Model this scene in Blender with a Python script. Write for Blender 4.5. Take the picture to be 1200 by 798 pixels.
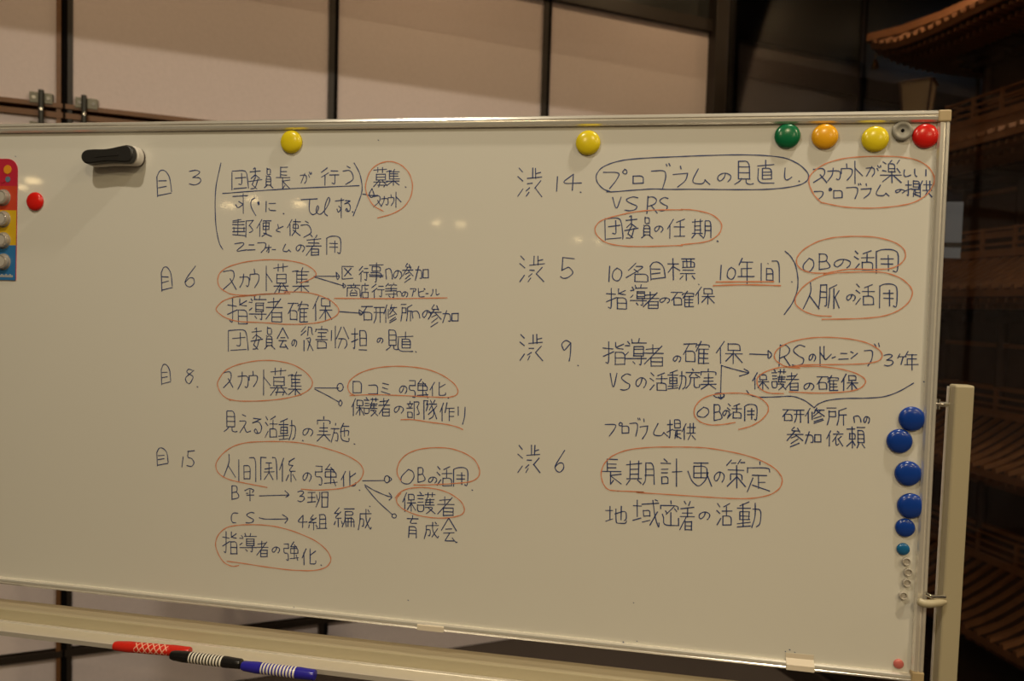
import bpy, math, random
from mathutils import Vector, Matrix
for o in list(bpy.data.objects): bpy.data.objects.remove(o)
random.seed(7)
S = bpy.context.scene
COL = S.collection
# ------------------------------------------------------------------ camera
FPX = 850.0
YAW, PITCH, ROLL = 0.168, 0.0467, 0.0301
CAMP = Vector((0, -1.2334, 1.5))
F = Vector((-math.sin(YAW)*math.cos(PITCH), math.cos(YAW)*math.cos(PITCH), -math.sin(PITCH)))
_R = Vector((math.cos(YAW), math.sin(YAW), 0)); _U = _R.cross(F)
R2 = _R*math.cos(ROLL) + _U*math.sin(ROLL); U2 = -_R*math.sin(ROLL) + _U*math.cos(ROLL)
cam = bpy.data.cameras.new('camera'); camo = bpy.data.objects.new('camera', cam); COL.objects.link(camo)
cam.sensor_width = 36; cam.lens = 36*FPX/1200; cam.clip_start = 0.05
m = Matrix((R2, U2, -F)).transposed().to_4x4(); m.translation = CAMP; camo.matrix_world = m
cam.dof.use_dof = True; cam.dof.focus_distance = 1.23; cam.dof.aperture_fstop = 3.2
S.camera = camo
# ------------------------------------------------------------------ world, exposure
S.view_settings.view_transform = 'Standard'; S.view_settings.look = 'None'
S.view_settings.exposure = -1.15; S.view_settings.gamma = 1
w = bpy.data.worlds.new('world'); S.world = w; w.use_nodes = True
w.node_tree.nodes['Background'].inputs[0].default_value = (1.0, 0.84, 0.62, 1)
w.node_tree.nodes['Background'].inputs[1].default_value = 0.10
CEIL = 3.35
# the partition wall runs along WD from WP; WN points from it towards the room
PHI = 0.5463
WD = Vector((math.cos(PHI), math.sin(PHI), 0)); WN = Vector((math.sin(PHI), -math.cos(PHI), 0)); WP = Vector((0, 2.2231, 0))
def W(s, n, z): return WP + WD*s + WN*n + Vector((0, 0, z))
# downlights: (position along wall, distance from wall, power, colour)
WARM = (1.0, 0.79, 0.47); NEUT = (1.0, 0.88, 0.68); DEEP = (1.0, 0.68, 0.36)
LAMPS = [(-2.6, 2.55, 50, NEUT), (-0.7, 2.55, 50, NEUT), (1.2, 2.55, 50, NEUT),
         (-3.9, 4.6, 80, WARM), (-2.0, 4.6, 62, WARM), (-0.1, 4.6, 62, WARM), (1.8, 4.6, 62, WARM),
         (-1.2, 7.2, 75, WARM), (0.8, 7.2, 70, WARM), (2.6, 7.2, 60, WARM),
         (-2.4, 0.62, 6, DEEP), (-1.1, 0.62, 6, DEEP), (0.1, 0.62, 6, DEEP)]
LAMP_ROOTS = []
def add_lamp(p, power, colour):
    l = bpy.data.lights.new('downlight_lamp', 'AREA'); l.shape = 'DISK'; l.size = 0.10; l.energy = power; l.color = colour
    o = bpy.data.objects.new('downlight_lamp', l); o.location = p; COL.objects.link(o)
    return o
for s, n, e, c in LAMPS:
    p = W(s, n, CEIL-0.012); add_lamp(p, e, c); LAMP_ROOTS.append((p, c, e))
# two small lamps inside the glazed display room; the cool one is added to tint the far wall
for s, n, e, c in [(1.22, 0.80, 9, DEEP), (2.6, 0.5, 3.0, (0.6, 0.75, 1.0))]:
    p = W(s, n, CEIL-0.012); add_lamp(p, e, c); LAMP_ROOTS.append((p, c, e))

# ------------------------------------------------------------------ helpers
def ray(x, y): return F + R2*((x-600)/FPX) - U2*((y-399)/FPX)
def at_y(x, y, Y):
    d = ray(x, y); return CAMP + d*((Y-CAMP.y)/d.y)
def at_z(x, y, Z):
    d = ray(x, y); return CAMP + d*((Z-CAMP.z)/d.z)
def at_depth(x, y, D): return CAMP + ray(x, y)*D
LEAN = 0.0208
BUP = Vector((0, math.sin(LEAN), math.cos(LEAN))); BN = Vector((0, -math.cos(LEAN), math.sin(LEAN))); BO = Vector((0, 0, 1.5))
def B(x, z, o=0): return BO + Vector((x, 0, 0)) + BUP*z + BN*o
def onb(x, y, o=0):                      # where the sight line through a pixel meets the board plane
    d = ray(x, y); p = CAMP + d*(((BO+BN*o-CAMP).dot(BN))/d.dot(BN)); q = p-BO
    return q.x, q.dot(BUP)
def onw(x, y, n=0):                      # the same for the partition wall: (s, z)
    d = ray(x, y); t = ((WP+WN*n-CAMP).dot(WN))/d.dot(WN); q = CAMP+d*t-WP
    return q.dot(WD), q.z
def mat(name, col, rough=0.5, metal=0.0, noise=0.0, nscale=20, spec=0.5, emis=0, bump=0, stretch=None, trans=0, alpha=1):
    M = bpy.data.materials.new(name); M.use_nodes = True; nt = M.node_tree; b = nt.nodes['Principled BSDF']
    b.inputs['Base Color'].default_value = (*col, 1); b.inputs['Roughness'].default_value = rough
    b.inputs['Metallic'].default_value = metal; b.inputs['Specular IOR Level'].default_value = spec
    b.inputs['Transmission Weight'].default_value = trans; b.inputs['Alpha'].default_value = alpha
    if emis: b.inputs['Emission Color'].default_value = (*col, 1); b.inputs['Emission Strength'].default_value = emis
    if noise or bump:
        tc = nt.nodes.new('ShaderNodeTexCoord'); mp = nt.nodes.new('ShaderNodeMapping'); nz = nt.nodes.new('ShaderNodeTexNoise')
        nt.links.new(tc.outputs['Object'], mp.inputs[0]); nt.links.new(mp.outputs[0], nz.inputs['Vector'])
        if stretch: mp.inputs['Scale'].default_value = stretch
        nz.inputs['Scale'].default_value = nscale; nz.inputs['Detail'].default_value = 4
        if noise:
            mx = nt.nodes.new('ShaderNodeMix'); mx.data_type = 'RGBA'
            mx.inputs['A'].default_value = (*[c*(1-noise) for c in col], 1); mx.inputs['B'].default_value = (*[min(1, c*(1+noise)) for c in col], 1)
            nt.links.new(nz.outputs['Fac'], mx.inputs['Factor']); nt.links.new(mx.outputs['Result'], b.inputs['Base Color'])
        if bump:
            bp = nt.nodes.new('ShaderNodeBump'); bp.inputs['Strength'].default_value = bump; bp.inputs['Distance'].default_value = 0.002
            nt.links.new(nz.outputs['Fac'], bp.inputs['Height']); nt.links.new(bp.outputs[0], b.inputs['Normal'])
    return M
M = {}
M['board'] = mat('board_enamel', (0.70, 0.685, 0.63), 0.045, noise=0.012, nscale=2.5)
M['alu'] = mat('aluminium', (0.90, 0.86, 0.78), 0.22, 0.6, noise=0.05, nscale=60)
M['cap'] = mat('tan_plastic', (0.45, 0.34, 0.19), 0.45, noise=0.04)
M['beige'] = mat('beige_enamel', (0.44, 0.385, 0.26), 0.38, noise=0.03, nscale=9)
M['chrome'] = mat('chrome', (0.8, 0.78, 0.74), 0.15, 1.0, noise=0.02)
M['dark_metal'] = mat('dark_metal', (0.06, 0.06, 0.055), 0.45, 0.6, noise=0.1)
M['plate'] = mat('plate_metal', (0.19, 0.18, 0.14), 0.45, 0.5, noise=0.1)
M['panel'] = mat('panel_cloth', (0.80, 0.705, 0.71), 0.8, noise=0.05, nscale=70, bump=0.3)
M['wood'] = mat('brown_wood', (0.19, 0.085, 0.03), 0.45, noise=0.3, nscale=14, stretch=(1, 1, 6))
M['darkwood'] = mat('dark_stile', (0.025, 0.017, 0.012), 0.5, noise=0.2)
M['black'] = mat('black_gap', (0.006, 0.005, 0.005), 0.9, noise=0.1, spec=0.08)
M['darkglass'] = mat('dark_transom', (0.030, 0.032, 0.030), 0.35, noise=0.15, nscale=4)
M['shadedpanel'] = mat('panel_shaded', (0.085, 0.085, 0.095), 0.7, noise=0.08, nscale=8)  # wall panel again, with the dimness of the display room put into its colour
M['ceiling'] = mat('ceiling_board', (0.55, 0.52, 0.47), 0.9, noise=0.04)
M['carpet'] = mat('carpet', (0.09, 0.07, 0.06), 0.95, noise=0.3, nscale=200)
M['ink'] = mat('blue_ink', (0.030, 0.055, 0.185), 0.45, noise=0.35, nscale=90)
M['redink'] = mat('red_ink', (0.68, 0.25, 0.13), 0.45, noise=0.2, nscale=60)
M['tape'] = mat('paper_tape', (0.72, 0.64, 0.52), 0.6, noise=0.03)
M['model'] = mat('model_wood', (0.46, 0.20, 0.085), 0.6, noise=0.25, nscale=30)
M['modeldark'] = mat('model_dark_wood', (0.12, 0.062, 0.038), 0.65, noise=0.3, nscale=25)
M['bell'] = mat('gilt', (0.95, 0.62, 0.22), 0.2, 1.0, noise=0.02)
M['paper'] = mat('lantern_paper', (0.72, 0.52, 0.30), 0.7, noise=0.05)
def V3(p): return p if isinstance(p, Vector) else Vector(p)
class MB:
    def __init__(s): s.v = []; s.f = []
    def quad(s, *p):
        n = len(s.v); s.v += [V3(q) for q in p]; s.f.append(tuple(range(n, n+len(p)))); return s
    def hexa(s, p):                      # 8 corners: four of one end, four of the other
        n = len(s.v); s.v += [V3(q) for q in p]
        for f in ((3,2,1,0),(4,5,6,7),(0,1,5,4),(1,2,6,5),(2,3,7,6),(3,0,4,7)): s.f.append(tuple(n+i for i in f))
        return s
    def box(s, c0, c1, fn=None):
        x0, y0, z0 = c0; x1, y1, z1 = c1
        p = [(x0,y0,z0),(x1,y0,z0),(x1,y1,z0),(x0,y1,z0),(x0,y0,z1),(x1,y0,z1),(x1,y1,z1),(x0,y1,z1)]
        return s.hexa([fn(*q) if fn else Vector(q) for q in p])
    def prism(s, pts, a, b):             # extrude: pts list of 2D, a/b map a 2D point to 3D at either end
        n = len(s.v); k = len(pts); s.v += [V3(a(*p)) for p in pts] + [V3(b(*p)) for p in pts]
        for i in range(k): j = (i+1) % k; s.f.append((n+i, n+j, n+k+j, n+k+i))
        s.f.append(tuple(n+i for i in reversed(range(k)))); s.f.append(tuple(n+k+i for i in range(k))); return s
    def tube(s, a, b, r, r2=None, k=12):
        a = V3(a); b = V3(b); d = (b-a).normalized(); u = d.orthogonal().normalized(); v = d.cross(u); r2 = r if r2 is None else r2
        ring = [(math.cos(2*math.pi*i/k), math.sin(2*math.pi*i/k)) for i in range(k)]
        n = len(s.v); s.v += [a+(u*c+v*q)*r for c, q in ring] + [b+(u*c+v*q)*r2 for c, q in ring]
        for i in range(k): j = (i+1) % k; s.f.append((n+i, n+j, n+k+j, n+k+i))
        s.f.append(tuple(n+i for i in reversed(range(k)))); s.f.append(tuple(n+k+i for i in range(k))); return s
    def lathe(s, prof, o=(0,0,0), ax=(0,0,1), k=32, sx=1, sy=1):   # prof: (radius, height)
        o = V3(o); d = V3(ax).normalized(); u = d.orthogonal().normalized(); v = d.cross(u); n = len(s.v)
        for r, h in prof:
            for i in range(k):
                t = 2*math.pi*i/k; s.v.append(o + d*h + u*(r*math.cos(t)*sx) + v*(r*math.sin(t)*sy))
        for q in range(len(prof)-1):
            for i in range(k): j = (i+1) % k; s.f.append((n+q*k+i, n+q*k+j, n+(q+1)*k+j, n+(q+1)*k+i))
        s.f.append(tuple(n+i for i in reversed(range(k)))); e = n+(len(prof)-1)*k; s.f.append(tuple(e+i for i in range(k))); return s
    def polytube(s, pts, r, k=12):
        pts = [V3(p) for p in pts]; n = len(s.v)
        for i, p in enumerate(pts):
            d = (pts[min(i+1, len(pts)-1)]-pts[max(i-1, 0)]).normalized(); u = Vector((0, 0, 1)).cross(d).normalized(); v = d.cross(u)
            e = 0.6 if i in (0, len(pts)-1) else 1
            s.v += [p+(u*math.cos(2*math.pi*j/k)+v*math.sin(2*math.pi*j/k))*r*e for j in range(k)]
        for i in range(len(pts)-1):
            for j in range(k): q = (j+1) % k; s.f.append((n+i*k+j, n+i*k+q, n+(i+1)*k+q, n+(i+1)*k+j))
        s.f.append(tuple(n+j for j in reversed(range(k)))); e = n+(len(pts)-1)*k; s.f.append(tuple(e+j for j in range(k))); return s
    def build(s, name, material, parent=None, smooth=False, kind=None, bevel=0, abs_=True, label=None):
        me = bpy.data.meshes.new(name); off = ORG.get(parent, Vector()) if (parent is not None and abs_) else Vector()
        me.from_pydata([p-off for p in s.v], [], s.f); me.materials.append(M[material] if isinstance(material, str) else material)
        o = bpy.data.objects.new(name, me); COL.objects.link(o)
        if parent is not None: o.parent = parent; ORG[o] = off
        me.validate(); me.update()
        if smooth:
            for p in me.polygons: p.use_smooth = True
            try: me.set_sharp_from_angle(angle=math.radians(38))
            except Exception: pass
        if kind: o['kind'] = kind
        if label: o['label'] = label
        if bevel:
            bv = o.modifiers.new('bevel', 'BEVEL'); bv.width = bevel; bv.segments = 2; bv.limit_method = 'ANGLE'
        return o
ORG = {}
def root(name, loc, label=None, cat=None, group=None, kind=None):
    o = bpy.data.objects.new(name, None); o.location = loc; COL.objects.link(o); ORG[o] = Vector(loc); o.empty_display_size = 0.05
    tag(o, label, cat, group, kind); return o
def tag(o, label=None, cat=None, group=None, kind=None):
    if label: o['label'] = label
    if cat: o['category'] = cat
    if group: o['group'] = group
    if kind: o['kind'] = kind
    return o
# ------------------------------------------------------------------ the setting
ROOM = [(-9, -13), (7, -13), (7, 9), (-9, 9)]
o = MB().box((-9, -13, -0.05), (7, 9, 0)).build('floor', 'carpet', kind='structure')
o = MB().box((-9, -13, CEIL), (7, 9, CEIL+0.05)).build('ceiling', 'ceiling', kind='structure')
# added unseen beam parallel to the partition: its lower edge cuts the light on the upper panels
MB().box((-4.5, 0.94, 2.784), (0.35, 1.06, CEIL-0.001), W).build('shade_beam_1', 'ceiling', kind='structure')
# partition wall
ZA, ZB, ZC = 2.152, 0.206, 2.837
SP = 0.91; S0 = -2.3195
wall = MB().box((-4.2, -0.16, 0), (4.2, -0.05, CEIL-0.002), W).build('wall_back', 'black', kind='structure')
ORG[wall] = Vector()
def wpart(name, m, s0, s1, z0, z1, n0, n1, bevel=0, label=None):
    return MB().box((s0, n0, z0), (s1, n1, z1), W).build(name, m, wall, bevel=bevel, label=label)
for k in range(-2, 7):
    a = S0+SP*k + 0.018; b = S0+SP*(k+1) - 0.018
    if k == 2: b -= 0.045
    if k == 3: a += 0.06
    far = k >= 3  # same wall continued in darker colours, standing for the unlit room
    pm = 'shadedpanel' if far else 'panel'
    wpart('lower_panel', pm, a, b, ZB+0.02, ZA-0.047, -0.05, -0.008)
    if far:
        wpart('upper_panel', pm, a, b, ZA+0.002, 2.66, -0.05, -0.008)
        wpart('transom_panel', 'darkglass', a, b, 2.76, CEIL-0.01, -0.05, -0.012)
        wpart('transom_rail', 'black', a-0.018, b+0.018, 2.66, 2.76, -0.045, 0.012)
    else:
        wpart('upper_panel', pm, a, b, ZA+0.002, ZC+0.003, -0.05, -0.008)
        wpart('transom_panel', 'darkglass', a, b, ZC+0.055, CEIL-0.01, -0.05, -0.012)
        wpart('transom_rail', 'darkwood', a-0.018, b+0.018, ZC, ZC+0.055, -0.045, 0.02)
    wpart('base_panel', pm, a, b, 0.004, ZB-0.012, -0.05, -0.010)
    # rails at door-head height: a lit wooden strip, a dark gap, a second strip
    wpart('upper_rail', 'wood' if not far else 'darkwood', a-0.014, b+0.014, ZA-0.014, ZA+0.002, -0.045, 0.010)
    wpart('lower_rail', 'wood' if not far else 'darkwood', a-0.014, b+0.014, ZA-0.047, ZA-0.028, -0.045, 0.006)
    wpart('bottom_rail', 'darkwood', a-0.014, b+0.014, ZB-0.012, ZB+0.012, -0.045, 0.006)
for k in range(-2, 8):
    c = S0+SP*k
    if k == 3:
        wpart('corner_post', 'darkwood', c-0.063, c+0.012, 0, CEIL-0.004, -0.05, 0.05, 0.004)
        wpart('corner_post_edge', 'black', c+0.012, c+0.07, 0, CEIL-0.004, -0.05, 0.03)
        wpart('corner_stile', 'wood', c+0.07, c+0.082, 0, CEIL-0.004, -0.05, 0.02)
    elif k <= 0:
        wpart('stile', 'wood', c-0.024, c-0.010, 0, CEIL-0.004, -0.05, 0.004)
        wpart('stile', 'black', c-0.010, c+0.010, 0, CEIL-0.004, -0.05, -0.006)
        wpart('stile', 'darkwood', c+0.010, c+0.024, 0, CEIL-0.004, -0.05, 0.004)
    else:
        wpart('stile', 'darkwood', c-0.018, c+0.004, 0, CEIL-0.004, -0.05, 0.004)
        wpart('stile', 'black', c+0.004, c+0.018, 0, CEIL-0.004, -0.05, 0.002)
# pivot bolts beside the first stile
for (x0, x1, yt, xr0, xr1) in ((34.5, 61.7, 107, 45.5, 51.5), (88, 114.5, 113.5, 95.5, 102)):
    sA, zt = onw(x0, yt, 0.012); sB, _ = onw(x1, yt, 0.012); sr = (onw(xr0, yt+10, 0.02)[0]+onw(xr1, yt+10, 0.02)[0])/2
    zt = onw((x0+x1)/2, yt+1.5, 0.012)[1]
    hb = root('pivot_hinge', W(sr, 0.0, zt-0.07), kind='structure'); hb.parent = wall; hb.location = W(sr, 0, zt-0.07)
    MB().box((sA, -0.008, zt-0.036), (sB, 0.014, zt), W).build('hinge_plate', 'plate', hb, bevel=0.001)
    MB().box((sA, -0.008, zt-0.135), (sB, 0.014, zt-0.100), W).build('hinge_plate', 'plate', hb, bevel=0.001)
    MB().tube(W(sr, 0.024, zt-0.14), W(sr, 0.024, zt+0.006), 0.0085).build('hinge_pin', 'dark_metal', hb, smooth=True)
    MB().tube(W(sr, 0.024, zt-0.064), W(sr, 0.024, zt-0.055), 0.0095).build('hinge_ring', 'chrome', hb, smooth=True)
    for q in (0.2, 0.82):
        for zz in (zt-0.018, zt-0.118):
            MB().tube(W(sA+(sB-sA)*q, 0.013, zz), W(sA+(sB-sA)*q, 0.0165, zz), 0.006).build('screw_head', 'chrome', hb, smooth=True)
# glazed return of the display room
P3 = W(S0+SP*3+0.01, 0, 0); GD = WN.copy()
GL = bpy.data.materials.new('tinted_glass'); GL.use_nodes = True; nt = GL.node_tree; nt.nodes.clear()
out = nt.nodes.new('ShaderNodeOutputMaterial'); mx = nt.nodes.new('ShaderNodeMixShader'); tr = nt.nodes.new('ShaderNodeBsdfTransparent'); gl = nt.nodes.new('ShaderNodeBsdfGlossy'); fr = nt.nodes.new('ShaderNodeFresnel')
tr.inputs[0].default_value = (0.70, 0.69, 0.68, 1); gl.inputs[1].default_value = 0.03; fr.inputs[0].default_value = 1.25
nt.links.new(fr.outputs[0], mx.inputs[0]); nt.links.new(tr.outputs[0], mx.inputs[1]); nt.links.new(gl.outputs[0], mx.inputs[2]); nt.links.new(mx.outputs[0], out.inputs[0])
M['glass'] = GL
win = root('window_1', P3, kind='structure')
def G(t, n, z): return P3 + GD*t + WD*n + Vector((0, 0, z))
for k in range(2):
    MB().box((0.06+k*2.0, -0.004, 0.08), (2.03+k*2.0, 0.004, CEIL-0.06), G).build('window_pane', 'glass', win)
MB().box((0.05, -0.025, 0), (4.1, 0.025, 0.08), G).build('window_sill', 'darkwood', win)
MB().box((0.05, -0.025, CEIL-0.06), (4.1, 0.025, CEIL), G).build('window_head', 'darkwood', win)
MB().box((2.02, -0.02, 0.08), (2.07, 0.02, CEIL-0.06), G).build('window_mullion', 'darkwood', win)

# ------------------------------------------------------------------ downlights
for i, (p, c, e) in enumerate(LAMP_ROOTS):
    r = root('downlight', p, 'round recessed ceiling downlight above the meeting room', 'light', 'ceiling downlights')
    MB().lathe([(0.085, 0.012), (0.085, 0.002), (0.078, -0.004), (0.062, -0.002), (0.062, 0.012)], p, (0, 0, 1), 24).build('trim_ring', 'beige', r, smooth=True)
# lamps further down the hall whose reflections streak the board
LE = mat('lamp_glow', (1.0, 0.72, 0.34), 0.5, emis=55)
for (x, y, ww) in ((268, 241, 1), (295, 233.5, .9), (351, 239.5, 1), (512, 261.5, .7), (540, 263, .8), (677, 281, .8), (38, 212, 1), (25, 219.5, .8), (701, 283, .6)):
    d = ray(x, y); q = B(*onb(x, y)); r_ = d - BN*(2*d.dot(BN)); p = q + r_*((CEIL-0.02-q.z)/r_.z)
    r = root('downlight', p, 'small glowing downlight far down the hall mirrored in the board', 'light', 'distant hall downlights')
    MB().lathe([(0.095*ww, 0.015), (0.095*ww, -0.005), (0.08*ww, -0.006)], p, (0, 0, 1), 20).build('lamp_disc', LE, r)
    MB().lathe([(0.15*ww, 0.019), (0.15*ww, 0.006), (0.096*ww, 0.006)], p, (0, 0, 1), 20).build('trim_ring', 'beige', r)

# ------------------------------------------------------------------ the whiteboard
XR, ZT, HB, WBd = 0.469, 0.3243, 0.90, 1.80
XL, ZBt = XR-WBd, ZT-HB
wb = root('mobile_whiteboard', (XR-WBd/2, 0, 0), 'large white flip board on a beige rolling stand, covered in Japanese handwriting', 'whiteboard')
FW = 0.0175
surf = MB().box((XL+0.006, ZBt+0.006, -0.014), (XR-0.006, ZT-0.006, 0), lambda x, z, o: B(x, z, o)).build('writing_surface', 'board', wb)
prof = [(0, -0.018), (0, 0.004), (0.0022, 0.0075), (0.0062, 0.0088), (0.0078, 0.0072), (0.0092, 0.0072), (0.0105, 0.0084), (0.0150, 0.0076), (0.0175, 0.0040), (0.0175, -0.0005), (0.0175, -0.018)]
c = 0.019
MB().prism(prof, lambda t, h: B(XL+c, ZT-t, h), lambda t, h: B(XR-c, ZT-t, h)).build('top_rail', 'alu', wb)
MB().prism(prof, lambda t, h: B(XL+c, ZBt+t*0.72, h*.9), lambda t, h: B(XR-c, ZBt+t*0.72, h*.9)).build('bottom_rail', 'alu', wb)
MB().prism(prof, lambda t, h: B(XR-t, ZBt+c, h), lambda t, h: B(XR-t, ZT-c, h)).build('side_rail', 'alu', wb)
MB().prism(prof, lambda t, h: B(XL+t, ZBt+c, h), lambda t, h: B(XL+t, ZT-c, h)).build('side_rail', 'alu', wb)
for (x, z) in ((XR, ZT), (XL, ZT), (XR, ZBt), (XL, ZBt)):
    sx = -1 if x == XR else 1; sz = -1 if z == ZT else 1
    MB().prism([(0, 0), (c*sx, 0), (c*sx, c*sz), (0, c*sz)], lambda a, b: B(x+a, z+b, -0.019), lambda a, b: B(x+a, z+b, 0.0095)).build('corner_cap', 'cap', wb, bevel=0.0025)
# stand: two channel posts, crossbar, feet
pt = at_y(1136, 452, -0.022)
PW = 0.038; PXL = at_y(1111, 600, -0.022).x
ZTP = pt.z
PXR = PXL + (at_y(1132.5, 600, -0.022).x - PXL)
for side in (1, -1):
    def P(x): return x if side > 0 else (XR+XL) - x
    x0, x1 = PXL, PXR+0.002
    post = MB().box((P(x0), -0.022, 0.09), (P(x1), 0.002, ZTP)).build('post', 'beige', wb, bevel=0.003)
    post_f = MB().box((P(x0-0.0025), -0.004, 0.09), (P(x0), 0.003, ZTP-0.004)).build('post_channel', 'alu', post, bevel=0.001)
    zc = at_y(1100, 475, -0.02).z
    MB().tube((P(XR-0.002), 0.0, zc), (P(x0+0.001), 0.0, zc), 0.0045).build('pivot_pin', 'chrome', wb, smooth=True)
    MB().tube((P(XR+0.004), 0.0, zc-0.008), (P(XR+0.004), 0.0, zc+0.008), 0.004).build('pin_collar', 'chrome', post, smooth=True)
    # latch: beige lever across the frame and a chrome tongue above it
    a = at_y(1075, 704, -0.026); b = at_y(1088, 707.5, -0.03); d_ = at_y(1100, 706, -0.026)
    pts = [a, a.lerp(b, .5)+Vector((0, -.002, -.001)), b, d_, Vector((x0+0.004, -0.02, d_.z))]
    lv = MB()
    pts = [pts[0], pts[0].lerp(pts[1], .3)] + pts[1:]
    lv.polytube([(P(q.x), q.y, q.z) for q in pts], 0.0064)
    lv.build('latch_lever', 'beige', wb, smooth=True)
    a = at_y(1084, 695, -0.028); b = at_y(1092, 699.5, -0.028); e = at_y(1101, 698.5, -0.02)
    lv = MB(); lv.tube((P(a.x), a.y, a.z), (P(b.x), b.y, b.z), 0.003); lv.tube((P(b.x), b.y, b.z), (P(x0+.003), e.y, e.z), 0.0035)
    lv.build('latch_tongue', 'chrome', wb, smooth=True)
    # foot with two castors
    MB().box((P(x0-0.004), -0.30, 0.055), (P(x1+0.004), 0.30, 0.092)).build('foot', 'beige', wb, bevel=0.003)
    for yy in (-0.27, 0.27):
        cs = MB().box((P((x0+x1)/2)-0.011, yy-0.012, 0.035), (P((x0+x1)/2)+0.011, yy+0.012, 0.056)).build('castor', 'dark_metal', wb, bevel=0.002)
        MB().tube((P((x0+x1)/2)-0.013, yy, 0.0255), (P((x0+x1)/2)+0.013, yy, 0.0255), 0.025, k=20).build('wheel', 'black', cs, smooth=True)
# crossbar and pen tray
zt1 = at_y(0, 713, -0.022).z; zt0 = at_y(0, 729, -0.022).z
CX0, CX1 = (XR+XL)-PXL, PXL
MB().box((CX0, -0.022, zt0), (CX1, 0.020, zt1)).build('crossbar', 'beige', wb, bevel=0.002)
TZ = zt0+0.004
TD = -0.066
tray = [(-0.0225, TZ+0.002), (-0.026, TZ+0.002), (-0.0265, TZ), (TD+0.004, TZ), (TD+0.002, TZ+0.0025), (TD, TZ+0.0025), (TD, TZ-0.006), (-0.0225, TZ-0.006)]
MB().prism(tray, lambda y, z: (CX0+0.12, y, z), lambda y, z: (CX1-0.16, y, z)).build('pen_tray', 'alu', wb)
# scraps of tape on the bottom rail
for (x0, x1, y0, y1, rot) in ((489, 520, 730, 743, 0), (922, 955, 766, 789, 0)):
    a = onb(x0, y0+1, .008); b = onb(x1, y0+4, .008); c0 = onb(x0, y1, .008); d0 = onb(x1, y1+3, .008)
    ms = MB(); n_ = 6
    zr = ZBt+0.0126
    for i in range(n_):
        t0, t1 = i/n_, (i+1)/n_
        def pp(t, s_):
            x = a[0]+(b[0]-a[0])*s_; top = a[1]+(b[1]-a[1])*s_; bot = max(ZBt+0.0005, c0[1]+(d0[1]-c0[1])*s_)
            z = top+(bot-top)*t; h = 0.0008 if z > zr+0.003 else (0.0088 if z < zr-0.003 else 0.0048)
            return B(x, z, h)
        ms.quad(pp(t0, 0), pp(t1, 0), pp(t1, 1), pp(t0, 1))
    ob = ms.build('tape_scrap', 'tape', wb, label='whitish tape stuck over the bottom rail')
    sm = ob.modifiers.new('solid', 'SOLIDIFY'); sm.thickness = 0.0004; sm.offset = 1
# ------------------------------------------------------------------ handwriting on the board

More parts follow.
